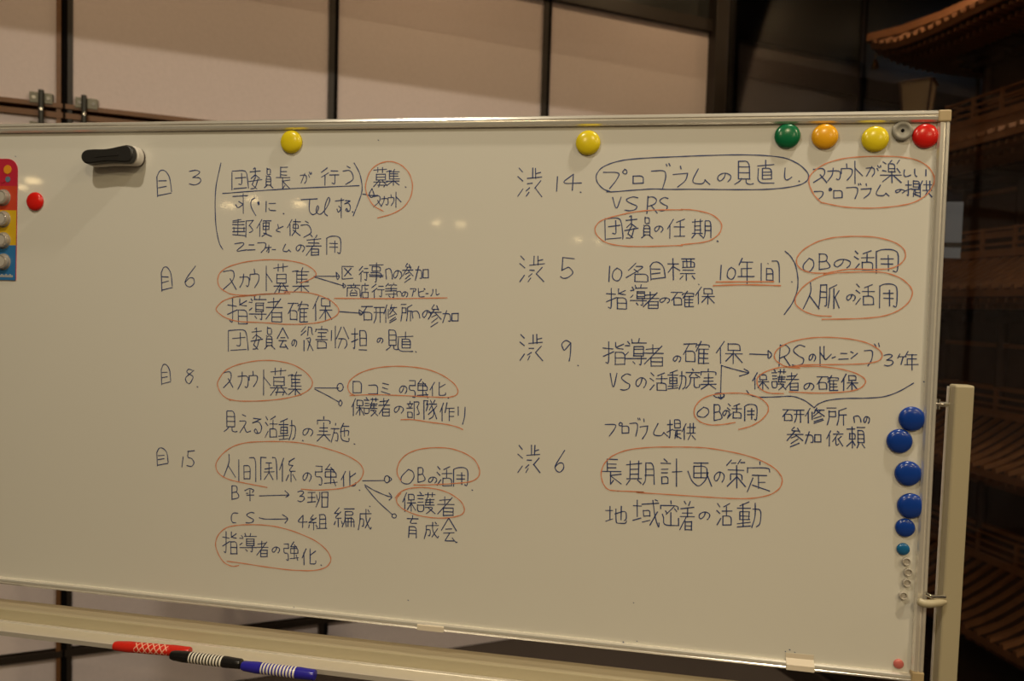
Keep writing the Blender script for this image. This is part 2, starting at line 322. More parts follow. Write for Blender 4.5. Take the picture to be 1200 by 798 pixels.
GLYPHS = {
    '目': [[[1,20],[0,5]],[[0,5],[4,0],[11,0],[18,5],[20,16]],[[2,8],[13,8]],[[2,13],[13,12]],[[2,19],[20,17]]],
    '3': [[[0,2],[11,0],[18,2],[16,5],[6,10]],[[6,10],[17,10],[20,14],[16,18],[8,20],[0,18]]],
    '5': [[[3,0],[2,12]],[[2,12],[8,10],[12,9],[18,13],[18,16],[10,20],[3,20],[0,18]],[[3,0],[20,1]]],
    '団': [[[0,20],[0,2]],[[0,1],[14,0],[18,2],[20,16],[20,19]],[[2,19],[18,18]],[[4,8],[17,7]],[[12,3],[12,9]],[[12,9],[12,15],[8,14]]],
    '委': [[[7,1],[9,0]],[[2,4],[18,3]],[[10,0],[10,10]],[[3,10],[9,7]],[[10,7],[17,10]],[[0,13],[20,11]],[[9,10],[5,16]],[[5,16],[12,20]],[[14,11],[10,20],[3,20]]],
    '員': [[[7,1],[6,0]],[[6,1],[14,1],[14,5]],[[6,1],[6,7],[14,6]],[[4,8],[4,8]],[[4,18],[4,8],[15,8],[15,18]],[[4,11],[15,11]],[[4,14],[15,14]],[[4,17],[15,17]],[[7,17],[0,20]],[[13,17],[20,20]]],
    '長': [[[6,0],[6,10]],[[6,0],[16,0]],[[6,4],[15,4]],[[6,7],[15,7]],[[0,10],[20,10]],[[9,10],[9,20]],[[9,20],[12,17]],[[20,12],[9,13]],[[9,13],[20,20]]],
    'が': [[[0,5],[11,4],[12,14],[8,20]],[[8,2],[1,19]],[[15,5],[17,9]],[[16,0],[18,4]],[[20,0],[20,3]]],
    '行': [[[7,0],[0,5]],[[8,6],[0,11]],[[4,9],[4,20]],[[11,3],[19,3]],[[9,8],[20,8]],[[16,8],[16,19],[12,17]]],
    'う': [[[8,0],[14,2]],[[0,5],[14,4],[20,10],[20,15],[5,20]]],
    '募': [[[0,3],[19,2]],[[6,0],[6,5]],[[13,0],[13,5]],[[4,7],[17,7]],[[4,7],[4,13]],[[17,7],[17,13]],[[4,10],[16,10]],[[4,13],[16,13]],[[0,15],[20,15]],[[9,13],[0,20]],[[12,13],[20,19]],[[6,18],[17,18]],[[17,18],[15,20]],[[9,15],[7,20]]],
    '集': [[[7,2],[0,3]],[[5,2],[5,13]],[[13,0],[11,3]],[[5,3],[20,3]],[[5,6],[18,6]],[[5,9],[18,9]],[[5,12],[20,12]],[[11,12],[11,20]],[[11,3],[11,12]],[[0,15],[20,15]],[[10,15],[0,20]],[[12,15],[20,20]]],
    'ス': [[[0,2],[16,0],[17,10],[0,20]],[[10,9],[20,20]]],
    'カ': [[[0,5],[19,4],[19,15],[16,19],[13,17]],[[8,0],[7,11],[0,20]]],
    'ウ': [[[9,0],[10,5]],[[0,6],[0,12]],[[0,6],[20,5],[19,13],[10,20]]],
    'ト': [[[3,0],[3,20]],[[3,6],[20,13]]],
    'す': [[[0,3],[20,2]],[[14,0],[14,20]],[[14,11],[8,8]],[[4,11],[7,15],[14,11]]],
    'ぐ': [[[10,0],[0,3],[0,10],[12,20]],[[16,5],[18,8]],[[19,4],[20,7]]],
    'に': [[[3,0],[3,20]],[[8,4],[20,4]],[[8,14],[9,18],[20,18]]],
    'る': [[[2,0],[18,1]],[[18,1],[0,6]],[[0,6],[13,4],[20,11],[17,19],[8,20],[3,17],[7,13],[11,19]]],
    '郵': [[[8,0],[0,2]],[[0,3],[11,2]],[[0,6],[6,6],[11,6]],[[5,0],[5,17]],[[0,10],[12,10]],[[0,14],[12,14]],[[1,9],[1,14]],[[11,9],[11,14]],[[0,17],[12,18]],[[13,2],[20,1]],[[20,1],[16,7]],[[16,7],[20,13],[16,15]],[[13,2],[13,20]]],
    '便': [[[7,0],[0,10]],[[4,6],[4,20]],[[9,2],[20,2]],[[9,4],[17,4]],[[9,4],[9,12]],[[17,4],[17,12]],[[9,8],[17,8]],[[9,12],[17,12]],[[13,2],[13,16]],[[9,16],[20,20]],[[13,16],[7,20]]],
    'を': [[[4,0],[6,8]],[[20,5],[0,13],[0,17],[12,20]]],
    '使': [[[7,0],[0,10]],[[4,6],[4,20]],[[9,3],[20,3]],[[9,6],[17,6],[17,11]],[[9,11],[17,11]],[[9,6],[9,11]],[[13,0],[13,14]],[[13,14],[7,20]],[[9,13],[20,20]]],
    'ユ': [[[0,3],[15,0],[16,5],[0,20],[20,16]]],
    'ニ': [[[4,2],[17,2]],[[0,18],[20,17]]],
    'フ': [[[0,2],[20,1],[18,12],[8,20]]],
    'ォ': [[[0,7],[20,6]],[[12,0],[12,20],[10,19]],[[12,7],[4,17]]],
    'ム': [[[8,0],[1,18],[12,20],[15,14],[14,14],[19,20]]],
    'の': [[[12,3],[10,12],[4,19],[0,15],[1,8],[7,3],[14,3],[20,8],[19,15],[15,20]]],
    '着': [[[6,0],[8,2]],[[14,0],[12,3]],[[1,5],[19,4]],[[3,8],[17,8]],[[0,11],[20,11]],[[10,4],[10,11]],[[9,11],[0,20]],[[7,14],[7,20]],[[7,14],[16,14]],[[16,14],[16,20]],[[7,17],[16,17]],[[7,20],[16,20]]],
    '用': [[[0,2],[0,20]],[[0,2],[5,0],[15,0],[20,3],[19,20],[15,18]],[[4,8],[15,8]],[[4,12],[15,12]],[[11,5],[11,18]]],
    '6': [[[18,0],[5,10],[0,15],[4,19],[10,20],[17,16],[15,11],[8,11],[1,15]]],
    '区': [[[0,0],[0,20]],[[0,0],[20,0]],[[0,20],[19,19]],[[4,3],[16,14]],[[16,3],[4,15]]],
    '事': [[[0,2],[20,2]],[[4,4],[16,4],[16,8]],[[4,4],[4,8]],[[4,8],[16,8]],[[0,12],[20,12]],[[2,10],[17,10],[18,14],[16,15]],[[0,14],[20,14]],[[10,0],[10,20],[8,19]]],
    'へ': [[[2,20],[0,5],[0,3],[13,0],[19,10],[20,20]]],
    '参': [[[9,0],[4,4],[16,4]],[[13,1],[16,5]],[[0,7],[20,7]],[[10,4],[0,13]],[[10,7],[20,13]],[[12,9],[5,11]],[[14,12],[5,16]],[[15,16],[4,20]]],
    '加': [[[0,5],[10,5],[10,18],[7,17]],[[5,0],[0,20]],[[12,5],[20,5]],[[12,5],[12,17]],[[20,5],[20,17]],[[12,17],[20,17]]],
    '商': [[[10,0],[10,3]],[[0,3],[20,3]],[[6,4],[7,6]],[[13,4],[12,6]],[[0,7],[20,7],[20,20]],[[0,7],[0,20]],[[8,10],[5,13]],[[12,10],[15,13]],[[5,15],[15,15]],[[5,15],[5,19]],[[15,15],[15,19]],[[5,19],[15,19]]],
    '店': [[[11,0],[11,3]],[[3,3],[20,3]],[[3,3],[2,11],[0,20]],[[11,5],[11,12]],[[11,8],[17,8]],[[4,12],[19,12]],[[4,12],[5,20]],[[19,12],[19,20]],[[5,20],[19,20]]],
    '等': [[[5,0],[0,4]],[[5,2],[10,2]],[[15,0],[12,3]],[[15,2],[20,2]],[[0,7],[20,7]],[[10,4],[10,10]],[[0,10],[20,10]],[[0,14],[20,14]],[[15,12],[15,19],[12,18]],[[6,16],[8,18]]],
    'ア': [[[0,2],[20,1],[16,8],[13,9]],[[11,5],[6,20]]],
    'ピ': [[[3,0],[5,19],[9,20],[19,19]],[[5,9],[17,6]],[[18,0],[20,1],[20,3],[18,2],[18,0]]],
    'ー': [[[0,20],[20,0]]],
    'ル': [[[5,0],[5,11],[0,20]],[[12,0],[12,18],[20,13]]],
    '指': [[[0,5],[9,6]],[[5,0],[5,20],[2,18]],[[0,13],[10,9]],[[12,0],[12,5],[19,6]],[[12,5],[19,2]],[[11,9],[11,20]],[[11,9],[20,9],[20,20]],[[11,14],[20,14]],[[11,20],[20,20]]],
    '導': [[[6,0],[7,3]],[[13,0],[12,3]],[[6,3],[20,3]],[[8,6],[17,6]],[[8,6],[8,13]],[[17,6],[17,13]],[[8,8],[17,8]],[[8,11],[17,11]],[[8,13],[17,13]],[[2,2],[4,4]],[[0,5],[4,5]],[[3,10],[0,12]],[[0,15],[20,15]],[[15,13],[15,20],[13,19]],[[7,17],[9,19]]],
    '者': [[[2,4],[16,3]],[[9,0],[9,8]],[[0,8],[20,8]],[[18,1],[0,18]],[[7,12],[19,12]],[[7,12],[7,20]],[[19,12],[19,20]],[[7,16],[19,16]],[[7,20],[19,20]]],
    '確': [[[0,2],[10,2]],[[5,2],[0,12]],[[2,9],[2,18]],[[2,9],[9,9],[9,18]],[[2,18],[9,18]],[[10,5],[10,3],[20,3],[20,5]],[[14,0],[10,9]],[[12,7],[12,20]],[[12,7],[20,7]],[[12,11],[19,11]],[[12,15],[19,15]],[[12,20],[20,20]],[[16,7],[16,20]]],
    '保': [[[6,0],[0,10]],[[3,6],[3,20]],[[9,2],[9,8]],[[9,2],[18,2],[18,8]],[[9,8],[18,8]],[[7,11],[20,11]],[[13,11],[7,18]],[[13,8],[13,20]],[[14,12],[20,19]]],
    '研': [[[0,1],[10,1]],[[5,1],[0,11]],[[2,8],[2,17]],[[2,8],[9,8],[9,17]],[[2,17],[9,17]],[[11,2],[20,2]],[[11,8],[20,8]],[[13,2],[13,13],[11,20]],[[17,2],[17,20]]],
    '修': [[[5,0],[0,10]],[[3,5],[3,20]],[[7,5],[7,15]],[[12,0],[9,7]],[[10,3],[20,3]],[[17,3],[9,11]],[[12,4],[20,11]],[[17,11],[9,14]],[[18,14],[9,18]],[[19,16],[9,20]]],
    '所': [[[0,0],[9,0]],[[2,3],[2,12],[0,20]],[[2,4],[9,4]],[[9,4],[9,10]],[[2,10],[9,10]],[[20,0],[12,3]],[[12,3],[12,13],[10,20]],[[12,8],[20,8]],[[17,8],[17,20]]],
    '会': [[[10,0],[0,10]],[[10,0],[20,10]],[[6,9],[14,9]],[[3,12],[17,12]],[[11,12],[5,18]],[[5,18],[17,18]],[[14,16],[19,20]]],
    '役': [[[7,0],[0,4]],[[8,3],[0,7]],[[5,11],[5,20]],[[12,0],[11,7]],[[12,0],[18,0],[18,5],[20,6]],[[9,10],[17,9],[11,20]],[[11,11],[20,20]]],
    '割': [[[6,0],[6,2]],[[0,3],[0,5]],[[0,3],[12,3],[12,5]],[[2,9],[10,9]],[[2,6],[11,6]],[[6,6],[6,12]],[[0,12],[12,12]],[[2,14],[2,20]],[[2,14],[11,14],[11,20]],[[2,20],[11,20]],[[16,4],[16,13]],[[20,0],[20,20]]],
    '分': [[[8,0],[0,11]],[[12,0],[20,11]],[[4,11],[16,11],[17,17],[13,20]],[[9,11],[3,20]]],
    '担': [[[0,5],[8,5]],[[4,0],[4,20],[2,18]],[[0,13],[8,10]],[[11,2],[11,16]],[[11,2],[19,2],[19,16]],[[11,9],[19,9]],[[11,16],[19,16]],[[10,20],[20,20]]],
    '見': [[[4,0],[4,15]],[[4,0],[16,0],[16,15]],[[4,5],[16,5]],[[4,10],[16,10]],[[4,15],[16,15]],[[7,15],[6,17],[0,20]],[[12,15],[12,19],[17,20],[20,19]]],
    '直': [[[0,5],[20,4]],[[10,0],[10,7]],[[6,7],[6,16]],[[6,7],[17,7],[17,16]],[[6,10],[17,10]],[[6,13],[17,13]],[[6,16],[17,16]],[[1,7],[0,20],[20,20]]],
    '8': [[[17,2],[8,0],[3,5],[20,10],[17,14],[11,20],[4,18],[1,12],[8,8],[20,2]]],
    '口': [[[0,2],[0,20]],[[0,1],[20,1],[19,19]],[[0,19],[19,19]]],
    'コ': [[[0,2],[20,1],[19,20]],[[0,19],[19,19]]],
    'ミ': [[[3,0],[17,3]],[[3,8],[15,11]],[[0,15],[20,20]]],
    '強': [[[0,2],[6,2]],[[6,2],[6,7]],[[0,7],[6,7]],[[0,7],[0,12],[6,12],[6,20],[3,19]],[[13,0],[9,5]],[[9,5],[17,5]],[[14,3],[18,7]],[[9,7],[9,12]],[[9,7],[19,7],[19,12]],[[9,12],[19,12]],[[14,5],[14,18]],[[8,18],[20,17]],[[17,14],[19,20]]],
    '化': [[[6,0],[0,11]],[[3,5],[3,20]],[[20,3],[12,8]],[[12,0],[12,18],[12,19],[20,19],[20,15]]],
    '護': [[[3,0],[5,2]],[[0,3],[7,3]],[[1,6],[7,6]],[[1,9],[7,9]],[[0,12],[7,12]],[[0,12],[0,18],[7,18],[7,12]],[[9,2],[20,2]],[[12,0],[12,4]],[[17,0],[17,4]],[[11,5],[9,12]],[[9,7],[19,7]],[[9,9],[18,9]],[[9,12],[19,12]],[[14,6],[14,12]],[[9,14],[19,14],[10,20]],[[12,14],[20,20]]],
    '部': [[[5,0],[5,3]],[[0,3],[9,3]],[[2,4],[4,7]],[[8,4],[6,7]],[[0,8],[9,8]],[[1,12],[8,12],[8,18]],[[1,12],[1,18]],[[1,18],[8,18]],[[11,1],[11,20]],[[11,1],[20,1],[16,7]],[[16,7],[20,14],[15,15]]],
    '隊': [[[0,0],[0,20]],[[0,0],[6,0]],[[6,0],[3,6],[7,2],[3,11]],[[10,0],[12,3]],[[17,0],[15,3]],[[8,4],[20,4]],[[13,4],[8,10]],[[12,6],[16,13],[14,18],[8,20]],[[14,10],[7,15]],[[20,6],[16,10],[15,10],[20,20]]],
    '作': [[[5,0],[0,10]],[[3,5],[3,20]],[[10,0],[7,11]],[[9,6],[20,6]],[[13,6],[13,20]],[[13,10],[20,10]],[[13,15],[20,15]]],
    'り': [[[0,0],[0,10]],[[20,0],[19,12],[13,20]]],
    'え': [[[5,0],[11,2]],[[0,7],[14,7],[0,20]],[[8,13],[12,20],[20,18]]],
    '活': [[[1,0],[4,3]],[[0,6],[4,9]],[[0,20],[5,14]],[[17,0],[9,3]],[[7,7],[20,7]],[[13,3],[13,12]],[[8,12],[8,20]],[[8,12],[19,12],[19,20]],[[8,20],[19,20]]],
    '動': [[[10,0],[2,3]],[[0,5],[11,5]],[[5,2],[5,19]],[[2,8],[10,8]],[[2,8],[2,14]],[[10,8],[10,14]],[[2,11],[10,11]],[[2,14],[10,14]],[[0,17],[11,16]],[[0,20],[11,19]],[[13,6],[20,6],[19,18],[16,20]],[[15,1],[15,12],[12,20]]],
    '実': [[[10,0],[10,2]],[[0,3],[0,6]],[[0,3],[20,3],[20,6]],[[4,9],[16,9]],[[3,12],[16,12]],[[0,15],[20,15]],[[10,5],[10,15]],[[10,15],[0,20]],[[11,15],[20,20]]],
    '施': [[[5,0],[5,2]],[[0,6],[9,6]],[[4,6],[0,20]],[[4,10],[8,10],[8,19],[5,18]],[[14,0],[11,6]],[[12,3],[20,3]],[[10,9],[20,7],[19,13]],[[15,5],[15,14]],[[11,7],[11,18],[20,20],[20,16]]],
    '1': [[[5,0],[0,20]]],
    '人': [[[9,0],[10,7],[0,20]],[[8,10],[20,20]]],
    '間': [[[0,2],[0,20]],[[12,0],[20,0],[20,20]],[[6,7],[6,18]],[[6,7],[13,7],[13,18]],[[6,12],[13,12]],[[6,18],[13,18]]],
    '関': [[[0,0],[0,20]],[[0,0],[6,0]],[[14,0],[19,0],[20,20]],[[6,5],[13,5]],[[5,10],[14,9]],[[4,13],[16,13]],[[10,5],[10,13]],[[10,13],[4,20]],[[10,13],[15,20]]],
    '係': [[[5,0],[0,10]],[[3,5],[3,20]],[[18,0],[11,3]],[[13,2],[10,6],[16,6]],[[16,6],[11,11],[19,11]],[[14,11],[14,20]],[[11,14],[8,19]],[[16,14],[20,19]]],
    'O': [[[11,0],[0,10],[0,17],[6,20],[13,20],[20,11],[18,3],[11,0]]],
    'B': [[[2,0],[2,20]],[[2,0],[13,0],[16,4],[14,9],[2,10]],[[14,9],[20,14],[20,18],[2,20]]],
    '育': [[[10,0],[10,2]],[[0,3],[20,3]],[[9,3],[5,7],[17,7]],[[4,10],[3,20]],[[4,10],[17,10],[17,20]],[[4,13],[17,13]],[[4,16],[17,16]]],
    '成': [[[3,4],[3,11],[0,20]],[[3,4],[20,4]],[[12,0],[12,11],[19,20],[20,17]],[[3,9],[9,9],[8,17],[6,16]],[[19,8],[11,18]],[[15,0],[17,2]]],
    '平': [[[0,4],[10,0],[20,3],[16,7]],[[3,8],[7,8]],[[11,3],[11,20]],[[4,11],[19,11]]],
    'F': [[[0,3],[10,0],[20,3],[16,8]],[[3,10],[17,11]],[[4,7],[16,6]],[[11,3],[11,20]]],
    '班': [[[0,2],[7,2]],[[0,8],[7,8]],[[0,14],[8,13]],[[4,2],[4,14]],[[9,5],[10,11]],[[12,2],[12,9],[8,20]],[[14,2],[20,2]],[[14,8],[20,8]],[[14,2],[14,20]],[[14,20],[20,20]],[[20,2],[20,20]]],
    'C': [[[20,1],[6,0],[0,7],[1,16],[5,20],[14,20]]],
    'S': [[[20,2],[12,0],[2,4],[3,7],[12,11],[19,13],[17,18],[8,20],[0,19]]],
    '4': [[[12,0],[0,12],[20,11]],[[12,0],[11,20]]],
    '組': [[[5,0],[1,6],[5,5]],[[8,4],[0,10]],[[0,10],[8,10]],[[5,10],[5,20]],[[1,13],[0,17]],[[8,13],[9,16]],[[12,0],[12,18]],[[12,0],[19,0],[19,18]],[[12,6],[19,6]],[[12,12],[19,12]],[[9,18],[20,18]]],
    '編': [[[5,0],[0,6]],[[0,6],[4,6]],[[7,4],[0,11],[7,11]],[[4,11],[4,20]],[[1,14],[0,18]],[[7,14],[8,17]],[[10,1],[20,1]],[[11,4],[19,4],[19,8],[11,8]],[[11,4],[11,13],[8,20]],[[11,11],[12,20]],[[11,11],[20,11],[20,20]],[[14,11],[14,20]],[[17,10],[17,20]],[[11,15],[20,15]]],
    '渋': [[[1,0],[4,3]],[[0,6],[4,9]],[[0,20],[4,15]],[[12,0],[12,7]],[[15,0],[15,7]],[[15,4],[19,3]],[[8,7],[20,6]],[[7,16],[10,14]],[[7,20],[9,17]],[[19,9],[14,14]],[[14,14],[20,20]],[[8,11],[12,11]]],
    'V': [[[0,0],[9,20],[20,0]]],
    'R': [[[2,0],[0,20]],[[2,1],[12,0],[20,4],[16,9],[2,12]],[[8,11],[20,20]]],
    '任': [[[7,0],[0,10]],[[3,6],[3,20]],[[20,0],[11,3]],[[8,8],[20,8]],[[15,2],[15,18]],[[8,18],[20,18]]],
    '期': [[[0,3],[11,2]],[[3,0],[3,15]],[[9,0],[9,15]],[[3,7],[9,7]],[[3,11],[9,11]],[[0,15],[11,15]],[[3,16],[0,20]],[[8,16],[11,19]],[[14,2],[14,17],[12,20]],[[14,2],[20,2],[20,20]],[[14,7],[20,7]],[[14,12],[20,12]]],
    '楽': [[[11,0],[9,2]],[[8,3],[8,10]],[[8,3],[14,3],[14,10]],[[8,7],[14,7]],[[8,10],[14,10]],[[2,1],[5,3]],[[5,10],[2,9]],[[18,0],[16,3]],[[16,7],[19,11]],[[0,13],[20,13]],[[11,10],[11,20]],[[10,13],[2,19]],[[12,13],[20,20]]],
    'し': [[[2,0],[0,15],[4,20],[11,19],[20,15]]],
    'い': [[[0,0],[0,15],[4,20]],[[20,2],[20,18]]],
    '提': [[[0,5],[8,5]],[[4,0],[4,20],[2,18]],[[0,13],[8,10]],[[11,0],[11,8]],[[11,0],[19,0],[19,8]],[[11,4],[19,4]],[[11,8],[19,8]],[[9,11],[20,11]],[[14,11],[14,19]],[[12,12],[11,20]],[[11,16],[20,20]],[[14,15],[19,15]]],
    '供': [[[6,0],[0,10]],[[3,5],[3,20]],[[12,0],[12,12]],[[17,0],[17,12]],[[8,5],[20,5]],[[7,12],[20,12]],[[13,13],[9,20]],[[15,15],[20,20]]],
    '0': [[[10,0],[2,5],[0,15],[6,20],[14,20],[20,12],[19,4],[10,0]]],
    '名': [[[9,0],[2,8]],[[9,4],[18,4],[0,16]],[[7,7],[11,10]],[[8,12],[8,20]],[[8,12],[20,12],[20,20]],[[8,20],[19,20]]],
    '標': [[[0,5],[8,5]],[[4,0],[4,20]],[[4,6],[0,13]],[[4,8],[9,11]],[[10,0],[20,0]],[[11,3],[20,3],[20,8]],[[11,3],[11,8]],[[11,8],[20,8]],[[14,0],[14,8]],[[17,0],[17,8]],[[11,11],[19,11]],[[9,14],[20,14]],[[14,14],[14,20]],[[11,16],[9,19]],[[18,16],[20,19]]],
    '年': [[[5,0],[1,5]],[[4,3],[18,3]],[[4,8],[4,14]],[[4,8],[17,8]],[[0,14],[20,14]],[[11,3],[11,20]]],
    '脈': [[[2,0],[1,16],[0,20]],[[2,0],[8,0]],[[8,0],[8,19],[6,18]],[[2,6],[8,6]],[[2,11],[8,11]],[[18,0],[11,3]],[[11,3],[11,12],[10,20]],[[15,3],[15,20]],[[20,5],[16,11]],[[16,11],[20,20]]],
    '9': [[[19,3],[10,0],[1,4],[6,10],[8,10],[19,3]],[[19,3],[18,15],[16,20]]],
    '充': [[[9,0],[11,2]],[[0,4],[20,4]],[[10,4],[3,9],[17,9]],[[14,6],[20,9]],[[7,10],[6,16],[0,20]],[[12,10],[12,19],[20,19],[20,16]]],
    'レ': [[[0,0],[0,20],[20,10]]],
    'ン': [[[0,0],[7,4]],[[1,20],[20,5]]],
    'ヶ': [[[5,0],[0,8]],[[3,5],[20,5]],[[13,5],[8,20]]],
    '依': [[[5,0],[0,10]],[[3,5],[3,20]],[[13,0],[15,2]],[[8,4],[20,4]],[[14,4],[7,14]],[[11,9],[11,20],[15,17]],[[18,7],[14,11]],[[14,10],[20,20]]],
    '頼': [[[0,2],[9,2]],[[3,6],[3,11]],[[3,6],[9,6],[9,11]],[[3,11],[9,11]],[[6,0],[6,20]],[[6,13],[0,18]],[[6,13],[9,17]],[[11,0],[20,0]],[[12,3],[12,15]],[[12,3],[19,3],[19,15]],[[12,7],[19,7]],[[12,11],[19,11]],[[12,15],[19,15]],[[13,16],[11,20]],[[17,16],[20,20]]],
    '計': [[[3,0],[6,2]],[[0,3],[9,3]],[[1,7],[7,7]],[[1,10],[7,10]],[[1,13],[1,18]],[[1,13],[7,13],[7,18]],[[1,18],[7,18]],[[11,9],[20,9]],[[15,0],[15,20]]],
    '画': [[[5,0],[17,0]],[[5,3],[5,12]],[[5,3],[16,3],[16,12]],[[5,8],[16,8]],[[5,12],[16,12]],[[11,0],[11,12]],[[0,7],[3,15],[9,20],[15,14],[17,8]],[[16,9],[20,19]]],
    '策': [[[5,0],[0,4]],[[5,2],[10,2]],[[15,0],[12,3]],[[15,2],[20,2]],[[1,7],[19,7]],[[11,4],[11,20]],[[4,10],[4,14]],[[4,10],[17,10],[17,14]],[[11,12],[0,19]],[[11,12],[20,19]]],
    '定': [[[11,0],[11,2]],[[0,4],[0,7]],[[0,4],[20,4],[20,7]],[[4,9],[17,9]],[[10,9],[10,18]],[[10,14],[16,14]],[[5,11],[0,20]],[[4,16],[20,20]]],
    '地': [[[0,5],[7,5]],[[4,0],[4,15]],[[0,18],[7,15]],[[9,9],[20,5],[20,15],[18,17]],[[15,0],[15,16]],[[10,3],[10,19],[12,20],[20,20],[20,17]]],
    '域': [[[0,4],[6,4]],[[3,0],[3,11]],[[0,14],[6,12]],[[7,3],[20,2]],[[8,7],[13,7],[13,11]],[[8,7],[8,11]],[[8,11],[13,11]],[[7,15],[13,14]],[[15,0],[17,12],[20,20],[20,16]],[[19,8],[13,17]],[[17,0],[19,1]]],
    '密': [[[11,0],[11,2]],[[0,3],[0,6]],[[0,3],[19,3],[19,6]],[[5,7],[7,9]],[[14,4],[6,10]],[[15,6],[17,8]],[[2,10],[3,12]],[[11,9],[11,19]],[[3,13],[3,19],[19,19]],[[19,13],[19,19]]],
    'ロ': [[[0,2],[0,20]],[[0,2],[20,1],[20,19]],[[0,20],[20,19]]],
    'プ': [[[0,3],[14,3],[11,11],[5,20]],[[18,0],[20,1],[20,4],[18,5],[16,3],[18,0]]],
    'グ': [[[0,6],[15,5],[16,11],[12,20]],[[16,0],[17,2]],[[19,0],[20,2]]],
    'ラ': [[[10,0],[11,3]],[[0,8],[20,7]],[[20,7],[17,14],[6,20]]],
    'T': [[[0,2],[20,0]],[[10,1],[10,20]]],
    '.': [[[0,0],[1,1]]],
}

def chaikin(p, it=2):
    if len(p) < 3: return p
    closed = (Vector(p[0])-Vector(p[-1])).length < 0.01 and len(p) > 4
    for _ in range(it):
        q = [p[0]]
        for a, b in zip(p, p[1:]):
            q.append((a[0]*.78+b[0]*.22, a[1]*.78+b[1]*.22)); q.append((a[0]*.22+b[0]*.78, a[1]*.22+b[1]*.78))
        q.append(p[-1]); p = q
    return p
def ribbon(mb, pts, wd, h=0.0003):
    """pts in board coordinates (m); a flat line of ink with a slightly varying width"""
    q = [pts[0]]
    for p in pts[1:]:
        if math.hypot(p[0]-q[-1][0], p[1]-q[-1][1]) > 0.0004: q.append(p)
    if len(q) < 2:
        r = wd*0.62; n = len(mb.v)
        mb.v += [B(q[0][0]+r*math.cos(i*math.pi/4), q[0][1]+r*math.sin(i*math.pi/4), h) for i in range(8)]
        mb.f.append(tuple(range(n, n+8))); return
    n = len(mb.v); k = len(q); ph = random.random()*6
    for i, p in enumerate(q):
        a = q[max(0, i-1)]; b = q[min(k-1, i+1)]
        dx, dy = b[0]-a[0], b[1]-a[1]; L = math.hypot(dx, dy) or 1; nx, ny = -dy/L, dx/L
        ww = wd*0.5*(1+0.16*math.sin(ph+i*0.9))
        e = 0
        if i == 0: e = -wd*0.35
        if i == k-1: e = wd*0.35
        x, y = p[0]+dx/L*e, p[1]+dy/L*e
        mb.v += [B(x+nx*ww, y+ny*ww, h), B(x-nx*ww, y-ny*ww, h)]
    for i in range(k-1): mb.f.append((n+2*i, n+2*i+1, n+2*i+3, n+2*i+2))
WI = 0.00175
def glyph(mb, ch, x0, y0, x1, y1, wd=WI):
    st = GLYPHS[ch]
    xs = [p[0] for s in st for p in s]; ys = [p[1] for s in st for p in s]
    ax, bx, ay, by = min(xs), max(xs), min(ys), max(ys)
    for s in st:
        jx, jy = random.uniform(-.25, .25), random.uniform(-.25, .25)
        px = []
        for x, y in s:
            x += random.uniform(-.25, .25)+jx; y += random.uniform(-.25, .25)+jy
            u = (x-ax)/max(bx-ax, .01) if bx > ax else .5; v = (y-ay)/max(by-ay, .01) if by > ay else .5
            px.append((x0+(x1-x0)*u, y0+(y1-y0)*v))
        px = chaikin(px, 2) if len(px) > 2 else px
        ribbon(mb, [onb(*p) for p in px], wd)
def write(items, label, extra=None, wd=WI, m='ink'):
    mb = MB()
    for it in items:
        if it[0] == '.':
            x, y = it[1], it[2]; ribbon(mb, [onb(x, y), onb(x+.9, y+.5)], WI*(it[3] if len(it) > 3 else 1.05))
        else: glyph(mb, *it, wd=wd)
    for s in extra or []: ribbon(mb, [onb(*p) for p in (chaikin(s) if len(s) > 2 else s)], wd)
    return mb.build('handwriting', m, surf, label=label)
def draw(name, m, strokes, label, wd=None):
    mb = MB()
    for s in strokes: ribbon(mb, [onb(*p) for p in chaikin(s, 3)], wd or (0.00175 if m == 'redink' else WI), 0.00045 if m == 'redink' else 0.0003)
    return mb.build(name, m, surf, label=label)
def Zm(ox, oy, s, pts): return [(ox+x/s, oy+y/s) for x, y in pts]
def circ(cx, cy, rx, ry=None, n=10):
    ry = ry or rx
    return [(cx+rx*math.cos(2*math.pi*i/n), cy+ry*math.sin(2*math.pi*i/n)) for i in range(n+1)]
# left column ------------------------------------------------------
write([('目',184,200,201,231),('3',222,199,236,217)], 'blue handwritten section mark with the number 3')
draw('bracket','ink',[[(259,191),(252,222),(252.5,263),(256.7,285),(261,292)]],'tall blue left bracket')
write([('団',272,200,291,222),('委',292,197,307,221),('員',310,197,320,220),('長',324,196,340,221),('が',352,202,365,215),('行',377,197,397,217),('う',402,195,414,216)],'blue first line beginning 団委員長')
draw('bracket','ink',[[(415,191),(422,203),(425,220),(423,230),(414,253)]],'blue right bracket')
draw('underline','ink',[[(261,226.7),(310,223),(350,220.5),(421,217.5)]],'blue underline below the first line')
draw('arrow','ink',[[(425,227.5),(430,228)],[(436,221),(432,228),(435,232),(439,229),(436,221)],[(431,229),(443,229)]],'short blue arrow')
write([('募',438,196,454,219),('集',453,198,468,217),('.',475,219),('ス',438,229,447,242),('カ',447,230,455,241),('ウ',455,228,462,241),('ト',464,225,470,243)],'small blue note in the first red loop',wd=.0016)
draw('loop','redink',[Zm(350,180,6,[(595,405),(520,365),(475,280),(468,220),(500,120),(560,70),(640,50),(720,75),(780,135),(805,220),(790,310),(740,380),(660,425),(555,452)])],'red hand-drawn loop')
